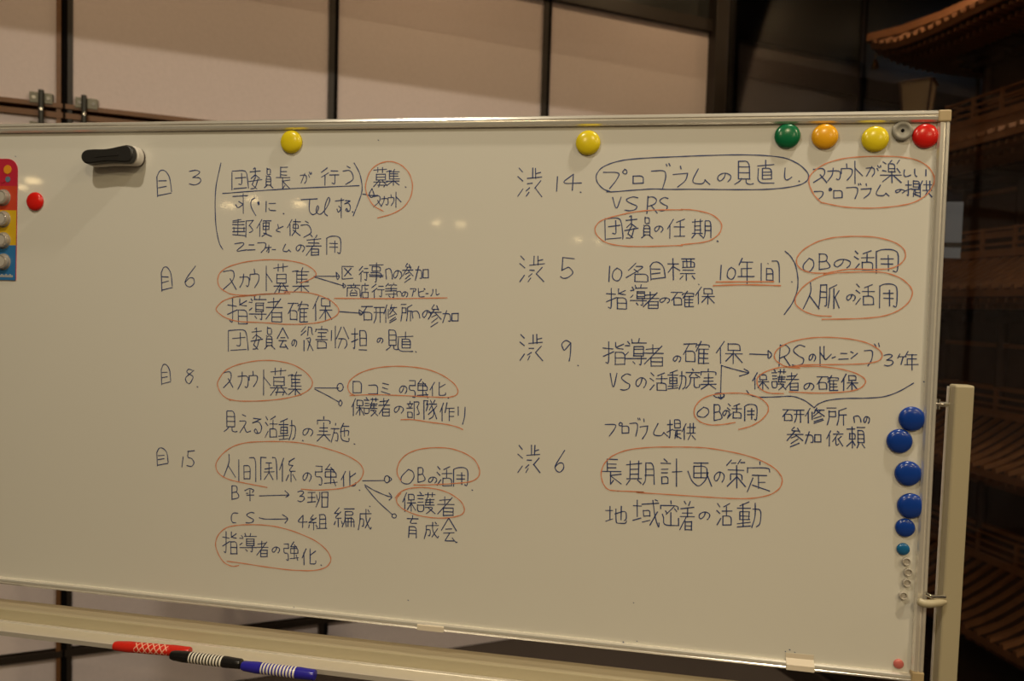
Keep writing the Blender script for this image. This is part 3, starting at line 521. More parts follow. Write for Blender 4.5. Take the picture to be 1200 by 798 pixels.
write([('す',273,227,290,250),('ぐ',294,232,304,253),('に',312,236,323,248),('.',332,250),('す',393,232,403,255),('る',404,235,411,248),('.',413,248)],'blue second line ending in Tel',
      [[(353,234),(372,233)],[(363,234),(362,247),(366,252),(371,250),(374,243),(372,240),(370,249),(376,252),(384,242),(387,234),(385,230),(381,240),(380,250),(384,253)]])
write([('郵',273,257,297,278),('便',301,257,318,277),('を',324,263,332,272),('使',337,257,352,276),('う',353,259,365,278)],'blue third line')
write([('ユ',275,284,289,295),('ニ',290,287,299,293),('フ',302,284,312,296),('ォ',311,287,318,296),('ム',331,286,341,295),('の',347,287,357,295),('着',359,275,377,299),('用',383,277,400,298)],'blue fourth line ending 着用',[[(319,292.5),(323,292.5)]])
write([('目',189,313,202,341),('6',216,312,229,337)],'blue handwritten section mark with the number 6')
draw('loop','redink',[[(340,344),(312,344),(287,347),(273,348)],[(300,346.5),(287,346),(270,345),(258,338),(254.7,330),(256.7,320),(266.7,312.5),(286.7,306.7),(311.7,304),(336.7,304.7),(356.7,309),(367,315),(371.5,321),(368,325),(360,329),(352,331.5)]],'red hand-drawn loop around スカウト募集')
write([('ス',262,316,277,339),('カ',281,321,292,337),('ウ',293,315,304,337),('ト',312,312,319,341),('募',321,309,338,344),('集',343,314,362,342)],'blue writing スカウト募集')
draw('arrow','ink',[[(368,323.7),(397,323.7)],[(394,319),(398.5,324),(395,328.5),(394,319)],[(369,324.7),(385,329.5),(403,335)],[(402,332),(406,335),(402,338),(402,332)]],'pair of blue arrows from the loop')
write([('区',401,312,414,327),('行',421,312,432,330),('事',433,308,449,331),('へ',452,314,460,327),('の',461,317,471,327),('参',472,309,484,331),('加',487,312,502,328)],'blue note 区行事への参加')
write([('商',407,332,422,347),('店',423,332,432,349),('行',436,333,450,349),('等',452,332,465,349),('へ',465,341,471,347),('の',471,342,478,348),('ア',481,338,488,347),('ピ',490,338,498,348),('ル',505,339,515,347)],'small blue note above a red underline',[[(499,344),(502,344)]],wd=.0016)
draw('underline','redink',[[(392,349.5),(460,350),(524,349)]],'red underline')
draw('loop','redink',[[(333,342),(358,342),(375,346),(388,352),(396.7,360),(397.5,367),(390,373),(375,378),(353,380),(332,380),(312,378),(278,377),(263,372),(254,365),(253,361),(260,353),(273,348),(295,345.5),(325,344)]],'red hand-drawn loop around 指導者確保')
write([('指',267,350,290,379),('導',292,347,312,375),('者',312,349,331,377),('確',338,353,361,377),('保',367,347,389,376)],'blue writing 指導者確保')
draw('arrow','ink',[[(397,365),(423,367)],[(421,363),(426,366.5),(421,370),(421,363)]],'blue arrow from the second loop')
write([('研',424,359,450,378),('修',450,357,465,378),('所',470,357,483,376),('へ',483,364,492,373),('の',495,364,505,373),('参',502,357,517,383),('加',519,364,537,378)],'blue note 研修所への参加')
write([('団',268,386,291,412),('委',294,384,308,409),('員',310,383,322,409),('会',325,384,338,409),('の',342,398,348,406),('役',353,383,367,411),('割',370,382,393,408),('分',394,383,409,408),('担',412,385,430,410),('の',442,396,449,402),('見',453,387,467,410),('直',466,389,484,412),('.',487,412)],'blue line 団委員会の役割分担の見直')
write([('目',189,427,200,451),('8',217,432,227,450),('.',231,453)],'blue handwritten section mark with the number 8')
draw('loop','redink',[[(270,469),(260,463),(255,453),(255,447),(263,434),(278,427),(300,422.5),(320,422),(342,426),(358,435),(367,446),(365,455),(352,463),(328,468),(303,470),(278,470),(266,467)]],'red hand-drawn loop around the second スカウト募集')
write([('ス',262,435,273,454),('カ',279,436,291,456),('ウ',292,435,302,453),('ト',309,433,317,463),('募',317,431,336,463),('集',338,436,353,463)],'blue writing スカウト募集, second time')
draw('arrow','ink',[[(369,454.5),(397,454.7)],circ(398.7,453.7,3.7,4.7),[(369,456),(385,464),(397,471)],[(399,468.5),(396.5,472.5),(399,476.5),(401.5,472),(399,468.5)]],'two blue branching lines with round heads')
draw('loop','redink',[Zm(370,415,6,[(240,290),(400,283),(600,290),(800,300),(930,305),(990,290),(1005,260),(980,210),(900,150),(800,108),(680,88),(550,83),(420,95),(310,130),(240,180),(222,230),(240,275),(275,290)])],'red hand-drawn loop around 口コミの強化')
write([('口',414,447,424,461),('コ',432,451,443,462),('ミ',447,449,457,462),('の',468,452,477,461),('強',480,444,502,466),('化',504,448,522,464),('.',525,466)],'blue writing 口コミの強化')
write([('保',412,467,427,487),('護',427,466,443,487),('者',444,467,457,487),('の',462,476,473,484),('部',477,470,492,491),('隊',497,469,512,491),('作',516,472,532,493),('り',537,477,545,497)],'blue writing 保護者の部隊作り')
draw('underline','redink',[Zm(370,415,6,[(600,460),(680,458),(800,478),(920,492),(1000,512),(1035,530)])],'red underline under 部隊作り')
write([('見',263,482,278,506),('え',281,486,294,507),('る',296,490,307,508),('活',311,488,325,512),('動',327,491,347,515),('の',355,502,367,511),('実',372,488,387,517),('施',388,496,409,518),('.',415,520),('.',354.5,516)],'blue line 見える活動の実施')
write([('目',184,525,197,546),('1',213.3,535,214.7,547)],'blue handwritten section mark with the number 15',[[(221,528.5),(219.5,536),(225,537),(228,542),(225,547),(219,545.5)],[(220,529),(228,528)]])
draw('loop','redink',[[(313,571),(300,568.5),(287,566),(270,562.5),(260,558),(254,552),(252.5,543),(260,532),(273,522.5),(290,518),(320,517),(347,518),(370,522),(390,527.5),(408,534),(422,542.5),(427,552),(423,562),(413,569),(397,573),(370,574.5),(353,573)]],'red hand-drawn loop around 人間関係の強化')
write([('人',262,532,276,559),('間',280,536,300,564),('関',306,536,325,562),('係',328,537,347,564),('の',355,554,365,564),('強',370,544,395,569),('化',400,552,417,570),('.',421,574)],'blue writing 人間関係の強化')
draw('arrow','ink',[[(425,563.3),(451,563)],circ(453.5,561.5,3,4.3),[(455,558),(460,561.5),(455,565)],[(427.5,568),(437,574),(453,581),(458,582)],[(456,577.5),(460,582.5),(456,586)],[(428,570),(442,587),(460,603)],circ(462,604.5,2.6)],'three blue arrows fanning out')
draw('loop','redink',[Zm(370,520,6,[(600,260),(575,220),(570,180),(590,120),(640,70),(720,38),(830,25),(950,30),(1050,65),(1120,110),(1155,180),(1150,230),(1110,260),(1060,272),(900,284),(740,290),(690,288)])],'red hand-drawn loop around OBの活用')
write([('O',470,550,486,567),('B',490,548,498,565),('の',502,559,512,566),('活',512,547,530,569),('用',532,548,549,570),('.',553,574)],'blue writing OBの活用')
draw('loop','redink',[Zm(370,520,6,[(600,345),(565,385),(575,425),(620,465),(720,505),(840,523),(950,520),(1030,500),(1050,465),(1030,410),(960,355),(870,320),(760,305),(650,312),(590,340),(560,380)])],'red hand-drawn loop around 保護者')
write([('保',472,577,487,599),('護',489,577,510,602),('者',513,582,532,604)],'blue writing 保護者')
write([('育',477,604,490,630),('成',497,612,514,631),('会',517,607,535,636),('.',535,635)],'blue writing 育成会')
write([('B',272,569,280,585),('平',287,572,298,587)],'blue letters above CS')
draw('arrow','ink',[[(304,581),(339,580)],[(334,575),(339.5,580),(335,582.5)]],'blue arrow to 3班')
write([('3',349,575,357,588),('班',361,577,384,594)],'blue writing 3班')
write([('C',271,601,279,612.5),('S',288,600,298,613)],'blue letters CS')
draw('arrow','ink',[[(304,606.7),(311,608.5),(337,608)],[(331,603),(338.3,607.5),(334,613)]],'blue arrow to 4組')
write([('4',348,604,360,618),('組',362,603,383,621),('編',392,595,415,617),('成',420,597,435,621),('.',433,593)],'blue writing 4組 編成')
draw('loop','redink',[[(280,662.5),(273,664),(263,660),(256,650),(252,638),(255,627),(265,617.5),(280,615),(300,614.5),(320,616),(343,621.7),(370,633),(384,645),(389,656),(383,665),(368,669),(340,668),(310,664),(285,660),(266,657.5)]],'red hand-drawn loop around 指導者の強化')
write([('指',261,623,278,649),('導',281,625,301,647),('者',301,634,314,652),('の',319,641,328,648),('強',333,635,350,657),('化',354,643,370,662),('.',376,662)],'blue writing 指導者の強化')
# right column -----------------------------------------------------
write([('渋',607,197,635,230),('1',652.3,207,653.3,224.5),('4',657,204,682,223),('.',680,225)],'blue 渋 14')
draw('loop','ink',[Zm(600,175,6,[(700,300),(640,280),(595,230),(590,180),(625,130),(700,95),(800,72),(950,60),(1200,50)])+Zm(780,175,6,[(200,46),(500,37),(700,42),(850,60),(950,110),(1010,175),(1000,220),(950,250),(850,270),(700,283),(450,283),(200,280),(0,282)])+Zm(600,175,6,[(1000,277),(850,287),(700,300),(665,298)])],'long blue loop around プログラムの見直し')
write([('プ',707,198,735,221),('ロ',742,206,754,215),('グ',763,192,785,221),('ラ',789,195,806,219),('ム',810,198,832,216),('の',841,203,857,213),('見',861,189,883,216),('直',888,188,907,215),('し',919,197,928,211),('.',936,212)],'blue writing プログラムの見直し')
write([('V',718,231,728,247),('S',732,230,747.5,247),('R',758,230,770,250),('S',772,231,783,247)],'blue letters VS RS')
draw('loop','redink',[Zm(600,175,6,[(1200,425),(1000,425),(850,440),(720,470),(620,500),(580,550),(590,600),(650,655),(750,678),(900,685),(1200,675)]),Zm(780,175,6,[(110,422),(200,425),(330,455),(400,520),(385,590),(320,640),(250,657),(0,674),(90,674)][:1]+[(200,425),(330,455),(400,520),(385,590),(320,640),(250,657),(110,670)])],'red hand-drawn loop around 団委員の任期')
write([('団',709,255,730,281),('委',732,253,748,279),('員',752,254,765,279),('の',767,265,777,272),('任',782,257,802,279),('期',811,257,833,279),('.',840.5,282.5,1.5)],'blue writing 団委員の任期')
draw('loop','redink',[Zm(920,175,6,[(255,375),(200,320),(165,240),(170,190),(210,145),(290,95),(420,60),(600,48),(800,50),(920,70),(1010,120),(1050,190),(1045,250),(1000,320),(900,380),(750,405),(600,415),(430,408),(330,390),(250,372)])],'red hand-drawn loop near the red magnet')
write([('ス',953,197,969,214),('カ',970,197,985,212),('ウ',986,192,999,211),('ト',1002,189,1011,215),('が',1015,194,1032,207),('楽',1032,188,1056,214),('し',1059,199,1067.5,207),('い',1072,198,1085,207)],'blue writing スカウトが楽しい')
write([('フ',954,224,965,234),('ロ',977,223,987,232),('グ',992,215,1009,233),('ラ',1009,215,1021,232),('ム',1025,217,1042,230),('の',1049,222,1060,226),('提',1061,212,1078,230),('供',1076,212,1092,231)],'blue writing プログラムの提供',[circ(973,222,1.6),circ(973,222,.8)])
write([('渋',609,300,637.5,330),('5',657,302,673,326)],'blue 渋 5')
write([('1',713.6,312,714.6,330),('0',717.5,314,729,329),('名',734,308,759,330),('目',762,307,780,328),('標',783,303,814,328)],'blue writing 10名目標')
write([('指',711,338,734,362),('導',739,334,758,358),('者',754,342,772,361),('の',773,349,785,355),('確',787,341,813,359),('保',815,336,837,356),('.',818.5,333,.8)],'blue writing 指導者の確保')
write([('1',844.2,311,845.2,328),('0',852,313,862,327),('年',865,303,884,333),('間',892,306,913,331),('.',899.5,308.5,.8),('.',927.5,330,.9)],'blue writing 10年間')
draw('underline','redink',[Zm(780,280,7.5,[(445,378),(700,376),(950,375)]),Zm(780,280,7.5,[(420,410),(700,400),(1010,410)])],'double red underline under 10年間',.0021)
draw('bracket','ink',[Zm(780,280,7.5,[(1050,108),(1100,150),(1145,230),(1165,350),(1160,450),(1120,560),(1042,665)])],'blue right bracket beside two loops')
draw('loop','redink',[Zm(910,275,6,[(350,270),(250,270),(180,250),(140,210),(140,160),(190,100),(290,45),(400,18),(540,10),(700,15),(830,50),(900,100),(910,160),(870,210),(800,240),(700,245),(500,240),(400,260),(330,275)])],'red hand-drawn loop around the right OBの活用')
write([('O',941,302.5,954,318),('B',960,297.5,972.5,316),('の',977.5,304,997,314),('活',1001,294,1024,316),('用',1027,292,1053,320)],'blue writing OBの活用 beside the bracket')
draw('loop','redink',[Zm(910,275,6,[(385,573),(280,570),(190,540),(130,490),(130,440),(180,370),(260,310),(370,270),(550,262),(750,260),(870,300),(940,360),(960,410),(930,480),(850,540),(750,575),(600,590),(320,595)])],'red hand-drawn loop around 人脈の活用')
write([('人',941,331,960,362),('脈',959,334,983,361),('の',992,345,1002.5,352.5),('活',1003,333,1025,357),('用',1031,332.5,1052,361)],'blue writing 人脈の活用')
write([('渋',609,392,636,422),('9',657.5,398,669,422.5),('.',677,428)],'blue 渋 9')
write([('指',707,401,732,427),('導',733,397,757.5,428),('者',755,404,777.5,429),('の',789,417,798,424),('確',801,400,831,426),('保',840,400,870,426)],'blue writing 指導者の確保 with an arrow')
draw('arrow','ink',[Zm(780,385,6.14,[(605,183),(740,188)]),Zm(780,385,6.14,[(738,158),(770,187),(736,225),(738,158)])],'blue arrow to RS')
write([('V',715,437.5,723,457.5),('S',727,437.5,739,457),('の',745,442.5,757.5,454),('活',762,437,782,457),('動',783,434,804,456),('充',804,432,820,455),('実',821.5,432,839,456)],'blue writing VSの活動充実')
draw('arrow','ink',[Zm(780,385,6.14,[(402,265),(395,490)]),Zm(780,385,6.14,circ(385,480,38,18)),Zm(780,385,6.14,[(380,490),(395,510),(420,490)]),Zm(780,385,6.14,[(400,265),(480,290),(600,320)]),Zm(780,385,6.14,[(565,290),(612,318),(530,342)])],'blue branching arrow above OB活用')
draw('loop','redink',[Zm(890,390,5.7,[(270,235),(180,230),(110,190),(95,150),(120,105),(200,60),(330,33),(450,28),(600,38),(720,65),(800,110),(825,150),(800,190),(700,208),(500,212),(300,212),(215,225)])],'red hand-drawn loop around RSのトレーニング')
write([('R',913,404,926,429.5),('S',928,404,943,429),('の',948,415,956,423),('ト',961,406,967,429),('レ',965.5,406,974,424),('ー',975,418,979,419.5),('ニ',983,414,994,421),('ン',997,412,1005,420),('フ',1013,410,1023,429),('3',1036,415,1047,429),('ヶ',1052,415,1062,427),('年',1060,412,1076,434)],'blue writing RSのトレーニング 3ヶ年',[[(1024.7,403),(1026.5,406)],[(1029.5,402),(1030.4,406)]])
draw('loop','redink',[[(918,461),(902,461),(892,457),(887,450),(887,442),(897,435),(914,430),(935,429.5),(960,429),(985,432),(1003,437),(1013,443),(1015,448),(1009,455),(995,459),(960,461),(925,459)]],'red hand-drawn loop around 保護者の確保')
write([('保',882,437,900.5,456),('護',904.6,433,921,457),('者',921,437,936,457),('の',942,449,954,457),('確',957.5,440,982,457.5),('保',986,438,1005,457.5)],'blue writing 保護者の確保')
draw('bracket','ink',[[(875,457.5),(878.5,463),(889,465.6),(910,465),(926.6,464),(933.9,465.4),(944.4,469.8),(954,477.7)],[(954,477.7),(958.4,473.3),(969,469),(988,466.7),(1012.8,466.7),(1035.6,465.4),(1053,459.3),(1070.7,448.8)]],'wide blue curly brace',.0017)
draw('loop','redink',[Zm(780,385,6.14,[(500,675),(400,692),(320,695),(250,675),(205,630),(205,570),(250,510),(330,475),(450,463),(580,465),(680,495),(740,550),(740,600),(690,660),(610,705),(525,725)])],'red hand-drawn loop around OBの活用 below the arrow')
write([('O',817,477,831,489),('B',837,474,846,492.5),('の',847,481,855,488),('活',852.5,473,869,490),('用',873,474,887.5,493)],'blue writing OBの活用 below the arrow')
write([('研',917,480,942,495),('修',944,478,966,496),('所',969,478,992,498),('へ',1000.5,487,1009,495),('の',1012,488,1019,496)],'blue writing 研修所への')
write([('参',922.5,500.5,941,524),('加',944,506,962,520),('依',969,505,988,522.5),('頼',992.6,500.5,1013.7,525)],'blue writing 参加依頼')
write([('プ',709,495,729,511),('ロ',729,499,737,507.5),('グ',738,490,750,511),('ラ',750,491,759,514),('ム',764,496,782,511),('提',782,492,798,514),('供',799.5,496,815,515)],'blue writing プログラム提供')
write([('渋',607,522,633,554),('6',650,528,662,554)],'blue 渋 6')
draw('loop','redink',[Zm(600,480,4.99,[(620,475),(560,470),(530,430),(518,370),(540,310),(590,265),(680,232),(820,218),(998,218)])+Zm(740,520,6,[(450,24),(550,30),(750,65),(900,110),(1010,170),(1065,240),(1050,310),(980,360),(850,385),(700,385),(500,372),(200,352),(0,340)])+Zm(600,480,4.99,[(800,482),(620,475)])],'red hand-drawn loop around 長期計画の策定')
write([('長',705,538,728,567),('期',734,540,766,568),('計',774,538,799,570),('画',806,542,834,571),('の',837,553,849,565),('策',852,539,873,572),('定',876,541,902,576)],'blue writing 長期計画の策定')
write([('地',710,593,734,613),('域',742,586,772,620),('密',774,587.5,795,616),('着',797,587.5,814,621),('の',819,600,832,609),('活',840,590,858,615),('動',864,588,892,617.5)],'blue writing 地域密着の活動')
mb = MB()
for x, y, s in ((443,124+40,.6),(18,183,.7),(742,706,.7),(730,752,.9),(733,757,.6),(746,751,.7),(478,703,.9),(344,711,.6),(925,761,1),(931,764,.8),(920,763,.7),(1082,447,.8)):
    ribbon(mb, [onb(x, y), onb(x+.8, y+.6)], WI*s)
mb.build('ink_specks', 'ink', surf, kind='stuff')
# ------------------------------------------------------------------ magnets
def bmat(x, z, o=0, rot=0):
    R = Matrix((Vector((math.cos(rot), 0, 0))+BUP*math.sin(rot), BUP*math.cos(rot)-Vector((math.sin(rot), 0, 0)), BN)).transposed().to_4x4()
    R.translation = B(x, z, o); return R
DOME = [(0.97, 0.0), (1.0, 0.02), (1.0, 0.085), (0.975, 0.16), (0.92, 0.235), (0.82, 0.305), (0.68, 0.36), (0.5, 0.40), (0.3, 0.425), (0.12, 0.434), (0.01, 0.436)]
def magnet(x, y, dia, m, label, group=None, hgt=1.0):
    R = dia/2; a = onb(x, y, R*0.16)
    o = MB().lathe([(r*R, h*R*hgt) for r, h in DOME], k=40).build('round_magnet', m, smooth=True)
    o.matrix_world = bmat(a[0], a[1], 0.0004)
    MB().lathe([(R*.80, -0.0004), (R*.80, 0.001)], k=24).build('magnet_disc', 'dark_metal', o, abs_=False)
    tag(o, label, 'magnet', group)
for n, c in (('m_yellow', (0.80, 0.52, 0.01)), ('m_lemon', (0.78, 0.62, 0.015)), ('m_orange', (0.86, 0.42, 0.012)), ('m_green', (0.004, 0.15, 0.055)), ('m_red', (0.66, 0.012, 0.008)), ('m_blue', (0.006, 0.045, 0.30)), ('m_teal', (0.01, 0.12, 0.30)), ('m_pink', (0.60, 0.16, 0.14))):
    M[n] = mat(n, c, 0.22, noise=0.03)
magnet(341, 166, .0415, 'm_lemon', 'yellow round magnet alone near the top edge, left of the board middle', 'large round magnets')
magnet(689, 167, .0415, 'm_lemon', 'yellow round magnet alone near the top edge at the board middle', 'large round magnets')
magnet(923, 159, .040, 'm_green', 'dark green round magnet near the top right corner', 'large round magnets')
magnet(967, 159.5, .0405, 'm_orange', 'orange-yellow round magnet between the green and the lemon yellow ones', 'large round magnets')
magnet(1026, 162.5, .041, 'm_lemon', 'lemon yellow round magnet touching the grey disc magnet', 'large round magnets')
magnet(1085, 159, .0385, 'm_red', 'red round magnet in the top right corner of the board', 'large round magnets')
magnet(40.5, 236, .036, 'm_red', 'smaller red round magnet beside the blister card of magnets', 'large round magnets')
magnet(1069, 491, .039, 'm_blue', 'topmost blue round magnet at the right edge', 'blue round magnets')
magnet(1054.5, 517, .0385, 'm_blue', 'second blue round magnet from the top, shifted left', 'blue round magnets')
magnet(1064.5, 555, .0395, 'm_blue', 'third blue round magnet from the top, standing apart', 'blue round magnets')
magnet(1067.5, 593, .0400, 'm_blue', 'fourth blue round magnet from the top, above the medium one', 'blue round magnets')
magnet(1061, 618.5, .0295, 'm_blue', 'medium blue round magnet touching the fourth large one', 'blue round magnets')
magnet(1058.5, 643.5, .0195, 'm_teal', 'smallest blue magnet above the column of ring magnets', 'blue round magnets', 1.2)
magnet(1053, 778, .0155, 'm_pink', 'tiny pink magnet in the lower right corner', None, 1.2)
# grey disc magnet with a centre hole
M['ferrite'] = mat('grey_disc', (0.26, 0.25, 0.22), 0.4, 0.25, noise=0.06)
a = onb(1057.3, 153.6, .003); R = .0150
o = MB().lathe([(R*.96, 0), (R, .0006), (R, .0048), (R*.93, .0056), (R*.62, .0056), (R*.58, .0052), (R*.20, .0052), (R*.17, .0046), (R*.15, .0018)], k=36).build('disc_magnet', 'ferrite', smooth=True)
o.matrix_world = bmat(a[0], a[1], .0004); tag(o, 'flat grey disc magnet with a black centre hole, beside the red magnet', 'magnet')
MB().lathe([(R*.148, .0012), (R*.148, .0048)], k=16).build('centre_hole', 'black', o, abs_=False)
# ring magnets
M['ringm'] = mat('clear_plastic_ring', (0.50, 0.46, 0.40), 0.15, noise=0.05, spec=0.8)
M['ringc'] = mat('ring_core', (0.62, 0.58, 0.52), 0.3, 0.3, noise=0.05)
for i, (x, y, lb) in enumerate(((1062.2, 658, 'topmost of the four small clear ring magnets'), (1064.2, 670.5, 'second small clear ring magnet from the top'), (1062.8, 683, 'third small clear ring magnet from the top'), (1058.6, 698, 'lowest small clear ring magnet, a little apart'))):
    a = onb(x, y, .003); R = .0062
    o = MB().lathe([(R*.72, 0), (R, 0), (R*1.02, .003), (R*.92, .0048), (R*.78, .0048), (R*.70, .003), (R*.70, .0005)], k=24).build('ring_magnet', 'ringm', smooth=True)
    o.matrix_world = bmat(a[0], a[1], .0004); tag(o, lb, 'magnet', 'small ring magnets')
    MB().lathe([(R*.69, .0002), (R*.69, .0022), (R*.5, .0028)], k=18).build('ring_core', 'ringc', o, smooth=True, abs_=False)

# ------------------------------------------------------------------ eraser
M['erblack'] = mat('eraser_grip', (0.018, 0.017, 0.016), 0.42, noise=0.2)
M['erwhite'] = mat('eraser_body', (0.66, 0.62, 0.56), 0.5, noise=0.03)
p0 = onb(104, 184, .030); p1 = onb(150, 180.5, .030)
cx, cz = (p0[0]+p1[0])/2, (p0[1]+p1[1])/2; rot = math.atan2(p1[1]-p0[1], p1[0]-p0[0]); L = math.hypot(p1[0]-p0[0], p1[1]-p0[1])
def outline(L, r0, r1, rw, n=10):        # rounded bar, waisted in the middle
    top = []
    for i in range(n+1):
        t = math.pi/2 + math.pi*i/n; top.append((-L/2+r0*math.cos(t), r0*math.sin(t)))
    bot = []
    for i in range(1, 12):
        u = i/12; w_ = (r0*(1-u)+r1*u) - (max(r0, r1)-rw)*math.sin(math.pi*u)**2*0.5
        bot.append((-L/2+L*u, -w_))
    right = []
    for i in range(n+1):
        t = -math.pi/2 + math.pi*i/n; right.append((L/2+r1*.75*math.cos(t), r1*math.sin(t)))
    return top + bot + right + [(x, -y) for x, y in reversed(bot)]
er = root('board_eraser', (0, 0, 0), 'white board eraser with a black waisted grip near the top left of the board', 'eraser')
er.matrix_world = bmat(cx, cz, 0.0005, rot); ORG[er] = Vector()
bo = outline(L*1.02, .0145, .0175, .015)
MB().prism(bo, lambda a, b: (a+.001, b, 0.004), lambda a, b: (a+.001, b, 0.021)).build('body', 'erwhite', er, smooth=True, bevel=.002)
MB().prism([(x*.98, y*.96) for x, y in bo], lambda a, b: (a+.001, b, 0), lambda a, b: (a+.001, b, 0.004)).build('felt_pad', 'carpet', er)
gr = MB().prism(outline(L*1.0, .0138, .0170, .0115), lambda a, b: (a, b, 0.021), lambda a, b: (a*.985, b*.93, 0.034)).build('grip', 'erblack', er, smooth=True, bevel=.0025)
MB().prism(outline(L*.55, .0025, .0025, .002), lambda a, b: (a, b, 0.0335), lambda a, b: (a, b, 0.0350)).build('grip_ridge', 'erblack', gr, smooth=True)

# ------------------------------------------------------------------ blister card
for n, c in (('c_pink', (0.50, 0.02, 0.05)), ('c_red', (0.56, 0.06, 0.025)), ('c_yellow', (0.62, 0.40, 0.015)), ('c_blue', (0.03, 0.17, 0.42)), ('c_gold', (0.75, 0.30, 0.02)), ('c_white', (0.48, 0.45, 0.40)), ('c_slate', (0.12, 0.2, 0.28))):
    M[n] = mat(n, c, 0.3, noise=0.05)
M['blister'] = mat('blister_plastic', (0.42, 0.38, 0.33), 0.15, 0.3, noise=0.03)
tr_ = onb(18.2, 186, .002); br_ = onb(20.3, 328.5, .002)
xr = (tr_[0]+br_[0])/2; zt_, zb_ = tr_[1], br_[1]; CW = 0.088; rr = 0.022
card = root('magnet_blister_card', B(xr-CW/2, (zt_+zb_)/2, 0), 'colourful blister card of small magnets hanging at the left edge of the board', 'package')
def cz(y): return onb(19.5, y, .002)[1]
outl = []
for i in range(9):
    t = math.pi/2*i/8; outl.append((xr-rr+rr*math.cos(t), zt_-rr+rr*math.sin(t)))
for i in range(9):
    t = math.pi/2+math.pi/2*i/8; outl.append((xr-CW+rr+rr*math.cos(t), zt_-rr+rr*math.sin(t)))
outl += [(xr-CW, zb_), (xr, zb_)]
MB().prism(outl, lambda x, z: B(x, z, 0.0004), lambda x, z: B(x, z, 0.0018)).build('card_back', 'c_pink', card)
zz = [cz(218), cz(246.5), cz(287.5), zb_]
for (z1, z0, m_) in ((zz[0], zz[1], 'c_red'), (zz[1], zz[2], 'c_yellow'), (zz[2], zz[3], 'c_blue')):
    MB().box((xr-CW+.0003, z0, 0.0016), (xr-.0003, z1, 0.0022), lambda x, z, o: B(x, z, o)).build('colour_band', m_, card, label={'c_red': 'orange red band', 'c_yellow': 'yellow band', 'c_blue': 'blue band'}[m_])
for (x, y, r, m_) in ((8.5, 198.5, .0085, 'c_gold'), (8.8, 210, .0055, 'c_slate'), (3, 212, .004, 'c_pink')):
    a = onb(x, y, .003); MB().tube(B(a[0], a[1], .0015), B(a[0], a[1], .0026), r, k=24).build('printed_dot', m_, card)
for y in (231, 256.5, 281.5, 306.5):
    a = onb(2.0, y, .006); R = .0145
    bl = MB().lathe([(R*1.12, .0020), (R*1.10, .0028), (R, .0030), (R*.98, .0085), (R*.90, .0105), (R*.78, .0108), (R*.72, .0098), (.0001, .0098)], B(a[0], a[1], 0), BN, 30).build('blister', 'blister', card, smooth=True)
    MB().lathe([(R*.70, .0092), (R*.66, .0104), (.0001, .0107)], B(a[0], a[1], 0), BN, 24).build('button_magnet', 'c_white', bl, smooth=True)
mb = MB()
for i in range(7):
    x0 = xr-.006-i*.0045; zl = zb_+.0085
    mb.box((x0-.0032, zl-.003, .0022), (x0, zl+.003*(1 if i % 2 else .4), .0025), lambda x, z, o: B(x, z, o))
mb.build('white_print', 'c_white', card)

# ------------------------------------------------------------------ marker pens on the tray
def pen_mat(name, base, kind):
    Mt = mat(name, base, 0.25); nt = Mt.node_tree; b = nt.nodes['Principled BSDF']
    tc = nt.nodes.new('ShaderNodeTexCoord'); sp = nt.nodes.new('ShaderNodeSeparateXYZ'); nt.links.new(tc.outputs['Object'], sp.inputs[0])
    def mth(op, a, b_=None):
        n = nt.nodes.new('ShaderNodeMath'); n.operation = op
        for i, q in enumerate((a, b_)):
            if q is None: continue
            if isinstance(q, (int, float)): n.inputs[i].default_value = q
            else: nt.links.new(q, n.inputs[i])
        return n.outputs[0]
    X, Y, Z = sp.outputs
    ang = mth('ARCTAN2', Z, Y)
    if kind == 'stripes':
        s = mth('GREATER_THAN', mth('SINE', mth('MULTIPLY', X, 2*math.pi/0.0060)), -0.1)
    else:
        a = mth('SINE', mth('ADD', mth('MULTIPLY', X, 2*math.pi/0.011), mth('MULTIPLY', ang, 4)))
        c = mth('SINE', mth('SUBTRACT', mth('MULTIPLY', X, 2*math.pi/0.011), mth('MULTIPLY', ang, 4)))
        s = mth('MAXIMUM', mth('GREATER_THAN', a, 0.80), mth('GREATER_THAN', c, 0.80))
    inr = mth('LESS_THAN', mth('ABSOLUTE', mth('SUBTRACT', X, 0.002)), 0.0315)
    mx = nt.nodes.new('ShaderNodeMix'); mx.data_type = 'RGBA'; mx.inputs['A'].default_value = (*base, 1); mx.inputs['B'].default_value = (0.78, 0.74, 0.66, 1)
    if kind != 'stripes': mx.inputs['B'].default_value = (0.85, 0.42, 0.30, 1)
    nt.links.new(mth('MULTIPLY', s, inr), mx.inputs['Factor']); nt.links.new(mx.outputs['Result'], b.inputs['Base Color']); return Mt
PR = 0.0096
